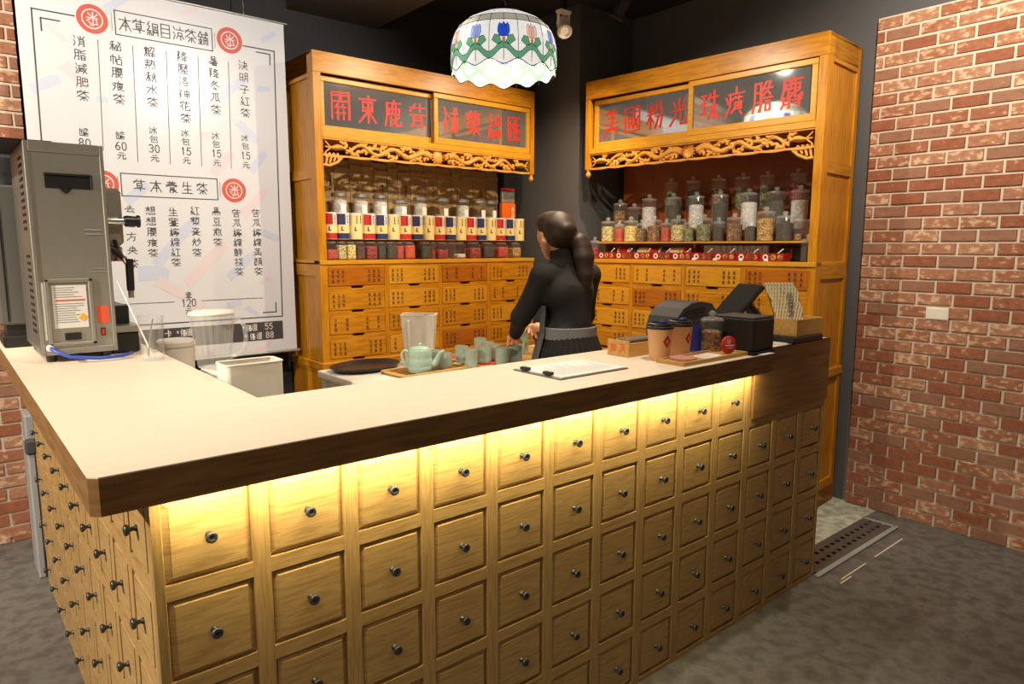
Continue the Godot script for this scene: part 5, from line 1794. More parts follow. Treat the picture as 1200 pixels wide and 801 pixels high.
	for i in 7:
		# folds across the back and the bent sleeve
		var f := i / 6.0
		top.append([lsh.lerp(lel, 0.2 + 0.1 * i) + Vector3(-0.012, 0, 0.03), lsh.lerp(lel, 0.28 + 0.1 * i) + Vector3(0.02, 0, 0.034), 0.018, 0.016])
		top.append([Vector3(2.09 + 0.02 * f, 1.24 - 0.03 * i, -1.145), Vector3(2.22 - 0.03 * f, 1.215 - 0.03 * i, -1.142), 0.012, 0.012])
	var blouse := Geo.new()
	nets(blouse, top, 0.009, 0.011)
	part(t, "blouse", blouse, M.black_cloth)
	# pleated skirt
	var sk := Geo.new()
	var rows := [[1.0, 0.146, 0.108], [0.96, 0.158, 0.122], [0.9, 0.178, 0.144], [0.75, 0.214, 0.182], [0.48, 0.25, 0.222]]
	var m := 96
	var ring := func(i: int, j: int) -> Vector3:
		var a := TAU * j / m
		var pl := 1.0 + (0.004 + 0.016 * i) * (1.0 if j % 3 == 0 else (-0.4 if j % 3 == 1 else 0.3))
		return Vector3(2.152 + cos(a) * rows[i][1] * pl, rows[i][0], -1.205 - sin(a) * rows[i][2] * pl)
	for i in rows.size() - 1:
		for j in m:
			sk.quad(ring.call(i + 1, j), ring.call(i + 1, j + 1), ring.call(i, j + 1), ring.call(i, j))
	part(t, "skirt", sk, M.skirt_cloth)
	var belt := Geo.new()
	belt.t = Transform3D(Basis.from_scale(Vector3(1.0, 1.0, 0.76)), Vector3(2.152, 0, -1.21))
	belt.lathe([Vector2(0.15, 0.966), Vector2(0.158, 0.97), Vector2(0.157, 1.026), Vector2(0.15, 1.03)], 40)
	part(t, "belt", belt, M.grey_weave)
	var bib := Geo.new()
	bib.t = Transform3D(Basis.from_scale(Vector3(0.97, 1.0, 0.8)), Vector3(2.148, 0, -1.225))
	for band in [[Vector2(0.166, 1.0), Vector2(0.158, 1.14)], [Vector2(0.158, 1.14), Vector2(0.166, 1.0)], [Vector2(0.245, 0.7), Vector2(0.2, 0.9)], [Vector2(0.2, 0.9), Vector2(0.166, 1.0)], [Vector2(0.2, 0.9), Vector2(0.245, 0.7)], [Vector2(0.166, 1.0), Vector2(0.2, 0.9)]]:
		bib.lathe(band, 24, false, deg_to_rad(8), deg_to_rad(178))
	part(t, "apron", bib, M.grey_weave)
	# shoes
	for s in [-1, 1]:
		var an := Vector3(2.15 + 0.09 * s, 0.034, -1.17)
		var sh := Geo.new()
		nets(sh, [[an + Vector3(0, 0.008, 0.03), an + Vector3(0.01 * s, 0.0, -0.16), 0.038, 0.03]], 0.008, 0.006)
		part(t, "shoe", sh, M.black_plastic)
	# hair: cap, knot and ponytail
	var hb := [[L.call(-0.006, 0.045, 0.0), L.call(-0.034, 0.035, 0.0), 0.082, 0.084], [L.call(0.026, 0.07, -0.03), L.call(0.02, 0.074, 0.03), 0.05, 0.05], [L.call(-0.045, -0.01, -0.03), L.call(-0.045, -0.01, 0.03), 0.055, 0.055],
		[L.call(-0.05, -0.045, 0.0), L.call(-0.06, -0.02, 0.0), 0.035, 0.05], [L.call(-0.03, 0.035, 0.06), L.call(0.015, 0.06, 0.054), 0.018, 0.016], [L.call(-0.02, 0.03, -0.062), L.call(0.03, 0.05, -0.056), 0.02, 0.018]]
	var knot := Vector3(2.162, 1.478, -1.212)
	hb.append([L.call(-0.09, -0.005, 0.0), knot, 0.036, 0.03])
	var tail := [knot, Vector3(2.18, 1.468, -1.182), Vector3(2.19, 1.43, -1.165), Vector3(2.188, 1.385, -1.155), Vector3(2.18, 1.34, -1.148), Vector3(2.186, 1.295, -1.14), Vector3(2.18, 1.25, -1.135), Vector3(2.188, 1.215, -1.13)]
	var tr := [0.03, 0.036, 0.042, 0.04, 0.034, 0.028, 0.02, 0.007]
	for i in tail.size() - 1:
		hb.append([tail[i], tail[i + 1], tr[i] * 0.9, tr[i + 1] * 0.9])
	for i in 9:
		var a := i * 0.7
		var o := Vector3(cos(a) * 0.026, 0, sin(a) * 0.02)
		hb.append([tail[1] + o, tail[3] + o * 1.2, 0.012, 0.014])
		hb.append([tail[3] + o * 1.2, tail[5] + o * 0.9, 0.014, 0.01])
		hb.append([tail[5] + o * 0.9, tail[6] + o * 0.7 + Vector3(0, -0.02, 0), 0.01, 0.004])
	# combed strands over the crown
	for i in 9:
		var l := -0.06 + 0.015 * i
		hb.append([L.call(0.05, 0.085, l * 0.6), L.call(-0.05, 0.085 - absf(l) * 0.5, l), 0.012, 0.012])
		hb.append([L.call(-0.05, 0.085 - absf(l) * 0.5, l), L.call(-0.108, 0.02, l * 0.5), 0.012, 0.01])
	var hair := Geo.new()
	nets(hair, hb, 0.006, 0.009)
	part(t, "hair", hair, M.hair)
	var tie := Geo.new()
	var tq := []
	for i in 17:
		var a := TAU * i / 16
		tq.append(knot + Vector3(cos(a) * 0.03, sin(a) * 0.03, 0.004))
	tie.tube(tq, 0.007, 6, false)
	part(t, "hair_tie", tie, M.black_plastic)

# ---------------------------------------------------------------- things on the till end of the counter
func counter_right_items() -> void:
	var y := 1.059
	var t := thing("clipboard", "clipboard with printed sheets and two black clips on the counter", "clipboard", Vector3(1.13, y, -0.172))
	part(t, "board", span(-0.148, 0.148, 0.0, 0.004, -0.105, 0.105, 0.001), M.steel_dark)
	part(t, "sheet", span(-0.135, 0.14, 0.004, 0.0065, -0.1, 0.1), M.paper)
	var ink := Geo.new()
	ink.t = Transform3D(Basis(Vector3.RIGHT, -PI / 2), Vector3(0, 0.0068, 0))
	for k in 13:
		var x := -0.1 + k * 0.017
		ink.bar(Vector2(x, -0.075), Vector2(x, -0.075 + rng.randf_range(0.06, 0.15)), 0.0028)
	part(t, "print", ink, M.grey_ink)
	for z in [-0.062, 0.04]:
		var c := Geo.new()
		c.t = Transform3D(Basis(Vector3.BACK, -PI / 2), Vector3.ZERO)
		c.t = Transform3D.IDENTITY
		c.box(Vector3(-0.135, 0.011, z), Vector3(0.02, 0.009, 0.034), 0.003)
		part(t, "clip", c, M.black_plastic)
	# bamboo box of wrapped straws
	var b := thing("straw_box", "small bamboo box with red characters holding wrapped straws", "box", Vector3(1.447, y, -0.31))
	var g := Geo.new()
	g.box(Vector3(0.0035, 0.028, 0.048), Vector3(0.007, 0.056, 0.098), 0.001)
	g.box(Vector3(0.1765, 0.028, 0.048), Vector3(0.007, 0.056, 0.098), 0.001)
	g.box(Vector3(0.09, 0.024, 0.0025), Vector3(0.166, 0.048, 0.007), 0.001)
	g.box(Vector3(0.09, 0.024, 0.0935), Vector3(0.166, 0.048, 0.007), 0.001)
	g.box(Vector3(0.09, 0.003, 0.048), Vector3(0.166, 0.006, 0.084))
	part(b, "box", g, M.bamboo)
	var tx := Geo.new()
	tx.t = Transform3D(Basis(Vector3.UP, -PI / 2), Vector3(-0.0006, 0, 0.048))
	write_char(tx, "加", Vector2(-0.022, 0.03), 0.024, 0.03, 0.0036)
	write_char(tx, "天", Vector2(0.022, 0.03), 0.024, 0.03, 0.0036)
	part(b, "lettering", tx, M.orange_sticker)
	for k in 5:
		var s := Geo.new()
		s.tube([Vector3(0.012, 0.05 + 0.004 * (k % 2), 0.02 + k * 0.014), Vector3(0.17, 0.052, 0.02 + k * 0.014)], 0.007, 6)
		part(b, "straw_pack", s, M.foil if k % 2 else M.steel_dark)
	# takeaway cups
	var spots := [on_y(772.5, 421, y), on_y(796, 416.5, y)]
	for k in 2:
		var at: Vector3 = spots[k]
		var cup := thing("paper_cup", ["kraft paper cup with black lid standing next to the bamboo box", "kraft paper cup with black lid standing next to the blue holder"][k], "cup", Vector3(at.x, y, at.z), 0.0, "takeaway paper cups")
		var cg := Geo.new()
		cg.lathe([Vector2(0, 0), Vector2(0.033, 0.0), Vector2(0.043, 0.108), Vector2(0, 0.108)], 24)
		part(cup, "sleeve", cg, M.kraft_cup)
		var l := Geo.new()
		l.lathe([Vector2(0.043, 0.106), Vector2(0.0465, 0.107), Vector2(0.0465, 0.113), Vector2(0.043, 0.115), Vector2(0.041, 0.124), Vector2(0.036, 0.126), Vector2(0.034, 0.121), Vector2(0, 0.12)], 24)
		var ld := part(cup, "lid", l, M.black_plastic)
		var pg := Geo.new()
		pg.box(Vector3(0.0, 0.128, 0.01), Vector3(0.03, 0.014, 0.018), 0.005)
		part(ld, "sip_plug", pg, M.blue_card)
		# diamond emblem wrapped on the sleeve, towards the shop
		var em := Geo.new()
		var mk := Geo.new()
		var face := deg_to_rad(-104.0 if k == 0 else -94.0)
		var on := func(a: float, h: float, o: float) -> Vector3:
			var r := 0.033 + (0.043 - 0.033) * h / 0.108 + o
			return Vector3(cos(face + a) * r, h, -sin(face + a) * r)
		var c0: Vector3 = on.call(0.0, 0.066, 0.0012)
		var ring := [on.call(-0.38, 0.066, 0.0008), on.call(0.0, 0.043, 0.0008), on.call(0.38, 0.066, 0.0008), on.call(0.0, 0.089, 0.0008)]
		for i in 4:
			em.tri(c0, ring[i], ring[(i + 1) % 4])
		part(cup, "emblem", em, M.emblem_red)
		var m0: Vector3 = on.call(0.0, 0.066, 0.002)
		var r2 := [on.call(-0.11, 0.066, 0.0016), on.call(0.0, 0.058, 0.0016), on.call(0.11, 0.066, 0.0016), on.call(0.0, 0.074, 0.0016)]
		for i in 4:
			mk.tri(m0, r2[i], r2[(i + 1) % 4])
		part(cup, "emblem_mark", mk, M.kraft_cup)
	var bl := on_y(811, 411, y)
	var bc := thing("blue_holder", "dark blue tapered cup holder between the paper cup and the glass jar", "holder", Vector3(bl.x, y, bl.z))
	var bg := Geo.new()
	bg.lathe([Vector2(0, 0), Vector2(0.036, 0), Vector2(0.028, 0.1), Vector2(0.026, 0.1), Vector2(0.032, 0.004), Vector2(0, 0.004)], 24)
	part(bc, "cone", bg, M.blue_card)
	var br := Geo.new()
	br.lathe([Vector2(0.0365, 0.0), Vector2(0.0385, 0.003), Vector2(0.0365, 0.006)], 24)
	part(bc, "foot_ring", br, M.blue_card)
	# bamboo tray with cards
	var tr := thing("card_tray", "flat bamboo tray with paper cards at the counter edge", "tray", Vector3(1.625, y, -0.035))
	part(tr, "board", span(-0.185, 0.185, 0.0, 0.008, -0.055, 0.058, 0.002), M.bamboo)
	for r in [[-0.185, 0.185, -0.055, -0.047], [-0.185, 0.185, 0.05, 0.058], [-0.185, -0.177, -0.047, 0.05], [0.177, 0.185, -0.047, 0.05]]:
		part(tr, "rail", span(r[0], r[1], 0.008, 0.014, r[2], r[3], 0.001), M.bamboo)
	var co := thing("paper_coaster", "dusky pink paper coaster lying in the bamboo tray", "coaster", Vector3(1.52, y + 0.0085, -0.04))
	var cg2 := Geo.new()
	cg2.lathe([Vector2(0, 0), Vector2(0.045, 0), Vector2(0.045, 0.007), Vector2(0, 0.007)], 24)
	part(co, "disc", cg2, M.coaster_pink)
	var cr := thing("paper_card", "stack of white paper cards lying in the bamboo tray", "card", Vector3(1.62, y + 0.0085, -0.02), 0.1)
	part(cr, "stack", span(-0.045, 0.06, 0, 0.004, -0.03, 0.03), M.paper)
	var lines := Geo.new()
	lines.t = Transform3D(Basis(Vector3.RIGHT, -PI / 2), Vector3(0, 0.0043, 0))
	for k in 5:
		lines.bar(Vector2(-0.035, 0.02 - k * 0.009), Vector2(0.03, 0.02 - k * 0.009), 0.0015)
	part(cr, "print", lines, M.grey_ink)
	# jar with a glass lid
	var jp := on_y(841, 413, y)
	jar("glass_jar", "glass jar of brown herbal tea with a knobbed lid on the counter", Vector3(jp.x - 0.012, y, jp.z - 0.02), 0.04, 0.115, 0.8, "brown_bark", true, "")
	var ep := on_y(853, 414.5, y + 0.0085)
	var eg := thing("round_badge", "small round red badge standing in front of the glass jar", "badge", Vector3(ep.x, y + 0.0085, ep.z), deg_to_rad(-30))
	var e1 := Geo.new()
	e1.t = Transform3D(Basis(Vector3.RIGHT, PI / 2) * Basis.from_scale(Vector3(1, 1, 1.12)), Vector3(0, 0.032, 0))
	e1.lathe([Vector2(0, -0.007), Vector2(0.024, -0.007), Vector2(0.028, -0.003), Vector2(0.028, 0.003), Vector2(0.024, 0.007), Vector2(0, 0.007)], 26, true)
	part(eg, "disc", e1, M.emblem_red)
	var e2 := Geo.new()
	write_char(e2, "日", Vector2(-0.002, 0.045), 0.012, 0.012, 0.002, 0.008)
	e2.bar(Vector2(-0.012, 0.031), Vector2(0.016, 0.031), 0.004, 0.008)
	e2.bar(Vector2(-0.008, 0.022), Vector2(0.012, 0.022), 0.002, 0.008)
	part(eg, "lettering", e2, M.tin_white)
	# receipt printer
	var pc := on_y(882.5, 417, y)
	var p := thing("receipt_printer", "black box receipt printer at the end of the cream counter top", "printer", Vector3(pc.x, y, pc.z))
	part(p, "case", span(0.0, 0.135, 0.012, 0.128, -0.17, 0.0, 0.006), M.black_plastic)
	part(p, "top_cover", span(0.004, 0.131, 0.128, 0.134, -0.165, -0.004, 0.003), M.charcoal_plastic)
	part(p, "base", span(-0.004, 0.139, 0.0, 0.012, -0.174, 0.004, 0.002), M.black_matte)
	part(p, "front_seam", span(0.01, 0.125, 0.02, 0.024, 0.0, 0.001), M.black_matte)
	part(p, "receipt", span(0.03, 0.1, 0.001, 0.004, 0.004, 0.022), M.paper)
	# rounded dark till housing behind
	var hpos := Vector3(1.85, y, -0.3)
	var h := thing("card_terminal", "dark grey rounded payment terminal behind the paper cups", "terminal", hpos)
	var hg := Geo.new()
	var prof := PackedVector2Array([Vector2(-0.13, 0.0), Vector2(0.13, 0.0), Vector2(0.13, 0.13), Vector2(0.1, 0.16), Vector2(0.03, 0.172), Vector2(-0.03, 0.168), Vector2(-0.08, 0.15), Vector2(-0.115, 0.12), Vector2(-0.13, 0.08)])
	hg.prism(prof, -0.06, 0.075)
	part(h, "housing", hg, M.charcoal_plastic)
	var ridge := Geo.new()
	for k in 3:
		ridge.tube([Vector3(-0.11 + k * 0.012, 0.118 - k * 0.01, 0.076), Vector3(-0.05, 0.146 - k * 0.012, 0.076), Vector3(0.05, 0.152 - k * 0.014, 0.076)], 0.0022, 5)
	part(h, "ridge", ridge, M.black_plastic)
	part(h, "front_plate", span(-0.02, 0.125, 0.005, 0.1, 0.075, 0.08, 0.002), M.black_plastic)
	# tilted till screen
	var sp := on_y(893, 402, y)
	var s := thing("till_screen", "black till screen tilted back behind the receipt printer", "monitor", Vector3(2.235, y, -0.265), deg_to_rad(-22))
	var sg := Geo.new()
	sg.t = Transform3D(Basis(Vector3.BACK, -0.78), Vector3(-0.03, 0.15, 0))
	sg.box(Vector3.ZERO, Vector3(0.018, 0.2, 0.17), 0.006)
	part(s, "panel", sg, M.black_matte)
	var sgl := Geo.new()
	sgl.t = sg.t
	sgl.box(Vector3(-0.0095, 0, 0), Vector3(0.001, 0.175, 0.15))
	part(s, "glass", sgl, M.black_matte)
	var sb := Geo.new()
	sb.box(Vector3(0.02, 0.006, 0), Vector3(0.14, 0.012, 0.14), 0.003)
	sb.tube([Vector3(0.06, 0.01, 0), Vector3(0.065, 0.09, 0), Vector3(-0.01, 0.165, 0)], [0.03, 0.024, 0.022], 10)
	part(s, "stand", sb, M.black_plastic)
	part(s, "rear_display", span(0.045, 0.07, 0.15, 0.21, -0.085, -0.02, 0.004), M.black_plastic)
	# cash tray pad and bamboo box
	var bp := on_y(933.5, 394, y + 0.028)
	var pad := thing("black_pad", "flat black cash pad under the bamboo box", "pad", Vector3(bp.x, y, bp.z))
	part(pad, "slab", span(-0.03, 0.2, 0.0, 0.026, -0.15, 0.01, 0.004), M.black_plastic)
	var sl := on_y(903, 402, y)
	var slip := thing("paper_slip", "pale slip of paper sticking out beside the receipt printer", "paper", Vector3(sl.x + 0.06, y, sl.z + 0.01), deg_to_rad(20))
	part(slip, "sheet", span(-0.05, 0.05, 0.0, 0.002, -0.03, 0.03), M.paper)
	var bx := thing("bamboo_box", "open bamboo box resting on the black cash pad", "box", Vector3(bp.x, y + 0.026, bp.z))
	var xg := Geo.new()
	xg.box(Vector3(0.105, 0.033, -0.004), Vector3(0.21, 0.066, 0.008), 0.001)
	xg.box(Vector3(0.105, 0.033, -0.126), Vector3(0.21, 0.066, 0.008), 0.001)
	xg.box(Vector3(0.004, 0.033, -0.065), Vector3(0.008, 0.066, 0.114), 0.001)
	xg.box(Vector3(0.206, 0.033, -0.065), Vector3(0.008, 0.066, 0.114), 0.001)
	xg.box(Vector3(0.105, 0.004, -0.065), Vector3(0.194, 0.008, 0.114))
	part(bx, "box", xg, M.bamboo)
	# woven straw pouch standing in it
	var wv := thing("woven_pouch", "woven straw pouch with a faded print leaning out of the bamboo box", "pouch", Vector3(bp.x + 0.062, y + 0.034, bp.z - 0.05), deg_to_rad(-38))
	var wg := Geo.new()
	var lean := func(u: float, v: float) -> Vector3:
		return Vector3(-0.05 * v * v - 0.012 + u * (0.05 + 0.01 * v), v * 0.2, 0.012 * sin(u * 2.0) - 0.02 * v)
	wg.quad(lean.call(-1, 0), lean.call(1, 0), lean.call(1, 0.5), lean.call(-1, 0.5))
	for i in 8:
		var v0 := i / 8.0
		var v1 := (i + 1) / 8.0
		wg.quad(lean.call(-1, v0), lean.call(1, v0), lean.call(1, v1), lean.call(-1, v1))
		wg.quad(lean.call(1, v0) + Vector3(0, 0, -0.012), lean.call(-1, v0) + Vector3(0, 0, -0.012), lean.call(-1, v1) + Vector3(0, 0, -0.012), lean.call(1, v1) + Vector3(0, 0, -0.012))
	part(wv, "lining", wg, M.bamboo)
	var weave := Geo.new()
	for i in 17:
		for d in [-1.0, 1.0]:
			var q := []
			for j in 11:
				var v := j / 10.0
				var u: float = -1.6 + i * 0.2 + d * (v - 0.5) * 1.3
				if absf(u) <= 1.02:
					q.append(lean.call(u, v) + Vector3(0, 0, 0.003 + 0.0015 * d))
			if q.size() > 1:
				weave.tube(q, 0.0042, 5)
	part(wv, "weave", weave, mat("straw", rgb(240, 228, 190), 0.75))
	var pr := Geo.new()
	for k in 3:
		write_char(pr, ["花", "茶", "生"][k], Vector2(-0.012 - 0.012 * (2 - k) * 0.4, 0.145 - k * 0.032), 0.026, 0.026, 0.0028, 0.007)
	part(wv, "print", pr, mat("faded_ink", rgb(120, 92, 100), 0.8))

# ---------------------------------------------------------------- jars
func jar(called: String, label: String, at: Vector3, r: float, h: float, fill: float, content: String, knob: bool, group: String) -> void:
	var t := thing(called, label, "jar", at, 0.0, group)
	var g := Geo.new()
	g.lathe([Vector2(0, 0.0), Vector2(r * 0.96, 0.0), Vector2(r, 0.004), Vector2(r, h * 0.9), Vector2(r * 0.9, h)], 18)
	part(t, "glass", g, M.clear_glass)
	if content and fill > 0.0:
		var c := Geo.new()
		var rr := r - 0.0035
		var top := 0.005 + (h * 0.88 - 0.005) * fill
		c.lathe([Vector2(0, 0.005), Vector2(rr, 0.005), Vector2(rr, top - 0.006), Vector2(rr * 0.6, top), Vector2(0, top - 0.003)], 16)
		part(t, "contents", c, M[content])
	var l := Geo.new()
	if knob:
		l.lathe([Vector2(r * 0.92, h * 0.985), Vector2(r * 1.04, h), Vector2(r * 1.04, h + 0.006), Vector2(r * 0.8, h + 0.012), Vector2(r * 0.25, h + 0.015), Vector2(r * 0.2, h + 0.018), Vector2(r * 0.34, h + 0.024), Vector2(r * 0.34, h + 0.03), Vector2(r * 0.15, h + 0.037), Vector2(0, h + 0.037)], 16, true)
		part(t, "lid", l, M.thick_glass)
	else:
		l.lathe([Vector2(r * 0.98, h * 0.95), Vector2(r * 1.03, h * 0.95), Vector2(r * 1.03, h + 0.008), Vector2(r * 0.9, h + 0.012), Vector2(0, h + 0.012)], 16)
		part(t, "lid", l, M.silver_lid)

func square_jar(label: String, at: Vector3, w: float, h: float, fill: float, content: String) -> void:
	var t := thing("square_jar", label, "jar", at, 0.0, "square jars under the tea tins")
	var g := Geo.new()
	g.box(Vector3(0, h * 0.45, 0), Vector3(w, h * 0.9, w), w * 0.14)
	part(t, "glass", g, M.clear_glass)
	if fill > 0.0:
		var c := Geo.new()
		c.box(Vector3(0, 0.004 + h * 0.42 * fill, 0), Vector3(w - 0.007, h * 0.84 * fill, w - 0.007), w * 0.1)
		part(t, "contents", c, M[content])
	var l := Geo.new()
	l.lathe([Vector2(w * 0.4, h * 0.9), Vector2(w * 0.44, h * 0.91), Vector2(w * 0.44, h * 0.99), Vector2(0, h)], 16)
	part(t, "lid", l, M.thick_glass)

# ---------------------------------------------------------------- goods in the cabinet beside the banner
func banner_cabinet_goods() -> void:
	var deck := 1.36
	var front := -2.295
	# riser at the back and glass shelf in front
	var rs := thing("shelf_riser", "wooden riser inside the cabinet beside the banner", "riser", Vector3(2.06, deck, -2.6))
	part(rs, "box", span(-0.74, 0.76, 0.0, 0.18, -0.115, 0.12), M.teak_back)
	var gs := thing("glass_shelf", "clear glass shelf carrying the row of tea tins", "shelf", Vector3(2.06, deck, -2.375))
	part(gs, "pane", span(-0.74, 0.76, 0.113, 0.118, -0.09, 0.055), M.clear_glass)
	for x in [-0.735, 0.0, 0.755]:
		part(gs, "post", span(x - 0.003, x + 0.003, 0.0, 0.113, -0.09, -0.08), M.steel)
	var kinds := [[1.362, 0.07, "red_powder", 0.62], [1.427, 0.054, "pale_slices", 0.9], [1.485, 0.056, "yellow_slices", 0.92], [1.544, 0.056, "dark_beans", 0.8], [1.612, 0.07, "red_dates", 0.85], [1.681, 0.054, "dark_seeds", 0.85], [1.745, 0.066, "dark_seeds", 0.9], [1.806, 0.05, "red_powder", 0.85],
		[1.872, 0.07, "goji", 0.9], [1.986, 0.074, "dark_seeds", 0.82], [2.049, 0.034, "red_dates", 0.6], [2.11, 0.078, "red_dates", 0.6], [2.185, 0.06, "", 0.0], [2.256, 0.068, "white_pieces", 0.3], [2.362, 0.09, "red_dates", 0.72], [2.475, 0.092, "dark_seeds", 0.82], [2.597, 0.088, "red_powder", 0.8], [2.718, 0.078, "ochre_slices", 0.75]]
	var say := {"red_powder": "red powder", "pale_slices": "pale dried slices", "yellow_slices": "yellow dried slices", "dark_beans": "purple black beans", "red_dates": "red dates", "dark_seeds": "dark seeds", "goji": "orange goji berries", "": "nothing", "white_pieces": "a little white root", "ochre_slices": "ochre slices"}
	for k in kinds:
		square_jar("square glass jar of %s in the row under the tea tins" % say[k[2]], Vector3(k[0], deck, front - 0.045), k[1], 0.106, k[3], k[2])
	# tea tins in the order red, navy, cream
	var n := 0
	for x in 18:
		var cx := 1.362 + x * 0.0825
		var kind: String = ["red", "navy", "cream"][x % 3]
		if x == 0:
			cx += 0.006
		var t := thing("tea_tin", {"red": "paper tea tin with red and white stripes on the glass shelf", "navy": "paper tea tin with navy and white stripes on the glass shelf", "cream": "plain cream paper tea tin on the glass shelf"}[kind], "tin", Vector3(cx, deck + 0.118, front - 0.055), 0.0, "tea tins on the glass shelf")
		var r := 0.0395
		var h := 0.148
		var b := Geo.new()
		b.lathe([Vector2(0, 0), Vector2(r, 0), Vector2(r, h), Vector2(0, h)], 24)
		part(t, "tube", b, M.tin_cream)
		var lip := Geo.new()
		lip.lathe([Vector2(r + 0.0006, h - 0.006), Vector2(r + 0.0006, h + 0.001), Vector2(0, h + 0.001)], 24)
		part(t, "lid", lip, M.tin_white)
		if kind != "cream":
			var low := Geo.new()
			low.lathe([Vector2(r + 0.0004, 0.002), Vector2(r + 0.0004, 0.034)], 24)
			part(t, "foot_band", low, M["tin_" + kind])
			var up := Geo.new()
			up.lathe([Vector2(r + 0.0004, 0.082), Vector2(r + 0.0004, 0.142)], 24)
			part(t, "white_band", up, M.tin_white)
			for s in 3:
				var stripe := Geo.new()
				var a := deg_to_rad(-122.0 + s * 120.0)
				stripe.lathe([Vector2(r + 0.0008, 0.082), Vector2(r + 0.0008, 0.142)], 8, false, a - 0.6, a + 0.6)
				part(t, "stripe", stripe, M["tin_" + kind])
		var tx := Geo.new()
		for s in 2:
			var a := deg_to_rad(-104.0 + s * 34.0)
			tx.t = Transform3D(Basis(Vector3.UP, a + PI / 2), Vector3.ZERO)
			for q in 3:
				write_char(tx, ["茶", "花", "生"][(q + x) % 3], Vector2(0.0, 0.128 - q * 0.016), 0.008, 0.012, 0.0016, r + 0.0013)
		tx.t = Transform3D(Basis(Vector3.UP, deg_to_rad(-112.0) + PI / 2), Vector3.ZERO)
		tx.bar(Vector2(-0.006, 0.052), Vector2(-0.004, 0.068), 0.006, r + 0.001)
		tx.bar(Vector2(-0.006, 0.05), Vector2(0.004, 0.05), 0.005, r + 0.001)
		part(t, "lettering", tx, M.drawer_ink).set_meta("kind", "stuff")
		n += 1
	# tall jars behind the tins
	var tall := [[1.516, 0.2, "white_pieces", "white dried root"], [1.655, 0.2, "white_pieces", "white dried root"], [1.788, 0.2, "white_pieces", "white dried root"], [1.932, 0.175, "white_pieces", "white dried root"], [2.08, 0.2, "white_pieces", "white dried root"], [2.25, 0.2, "pale_slices", "pale slices"], [2.415, 0.2, "white_pieces", "white dried root"], [2.56, 0.2, "brown_bark", "brown bark"], [2.658, 0.2, "ochre_slices", "ochre slices"]]
	for k in tall:
		jar("tall_jar", "tall lidded glass jar of %s behind the tea tins" % k[3], Vector3(k[0], deck + 0.18, -2.525), 0.046, k[1], 0.6 if k[2] != "white_pieces" else 0.98, k[2], false, "tall jars behind the tea tins")
		var o: Node3D = get_child(get_child_count() - 1)
		var lb := Geo.new()
		lb.lathe([Vector2(0.0468, 0.055), Vector2(0.0468, 0.145)], 6, false, deg_to_rad(-108), deg_to_rad(-66))
		part(o, "paper_label", lb, M.paper)
	# kraft bags along the back
	var xs := [1.466, 1.543, 1.645, 1.727, 1.81, 1.908, 1.984, 2.08, 2.192, 2.295, 2.407, 2.482, 2.589, 2.706, 2.815]
	for i in 14:
		var w: float = xs[i + 1] - xs[i] - 0.004
		var tilt := rng.randf_range(-0.02, 0.02)
		var t := thing("kraft_bag", "brown kraft paper tea bag standing along the cabinet back", "bag", Vector3((xs[i] + xs[i + 1]) / 2, deck + 0.18, -2.66), 0.0, "kraft bags along the cabinet back")
		var b := Geo.new()
		var h := 0.43 + rng.randf_range(-0.012, 0.012)
		var d := 0.026
		b.prism(PackedVector2Array([Vector2(-d, 0), Vector2(d, 0), Vector2(d * 0.9, h * 0.55), Vector2(d * 0.3, h), Vector2(-d * 0.2, h), Vector2(-d, h * 0.6)]), -w / 2, w / 2)
		var bm := part(t, "bag", b, M.kraft_paper, Vector3.ZERO, Vector3(0, -PI / 2, 0))
		bm.rotation.z = 0.0
		var fold := Geo.new()
		fold.box(Vector3(0, h * 0.86, d * 0.62 + 0.004), Vector3(w, 0.03, 0.006), 0.002)
		part(t, "folded_top", fold, M.kraft_paper)
		if i % 2 == 0:
			var lb := Geo.new()
			lb.box(Vector3(w * 0.1, h * 0.6, d * 0.88 + 0.003), Vector3(0.028, 0.075, 0.002))
			part(t, "paper_label", lb, M.kraft_paper)
			var li := Geo.new()
			for q in 3:
				write_char(li, ["草", "本", "茶"][q], Vector2(w * 0.1, h * 0.6 + 0.024 - q * 0.024), 0.016, 0.018, 0.0024, d * 0.88 + 0.0045)
			part(t, "lettering", li, M.drawer_ink).set_meta("kind", "stuff")
	# two packets
	var op := thing("orange_packet", "bright orange foil packet standing past the last tall jar", "packet", Vector3(2.79, deck + 0.18, -2.5))
	part(op, "pouch", span(-0.062, 0.062, 0.0, 0.2, -0.022, 0.022, 0.008), M.orange_pack)
	part(op, "window", span(-0.058, 0.058, 0.2, 0.29, -0.016, 0.016, 0.008), M.foil)
	part(op, "seal", span(-0.06, 0.06, 0.29, 0.305, -0.006, 0.006, 0.002), M.tin_red)
	var ot := Geo.new()
	for q in 3:
		write_char(ot, ["美", "生", "茶"][q], Vector2(0.03, 0.16 - q * 0.03), 0.024, 0.026, 0.0034, 0.0228)
	part(op, "lettering", ot, M.tin_cream)
	var yp := thing("yellow_packet", "yellow and white packet tucked against the cabinet side", "packet", Vector3(1.37, deck + 0.18, -2.5))
	part(yp, "pouch", span(-0.05, 0.035, 0.0, 0.13, -0.02, 0.02, 0.006), M.tin_white)
	part(yp, "top", span(-0.05, 0.02, 0.13, 0.22, -0.012, 0.012, 0.004), M.yellow_pack)

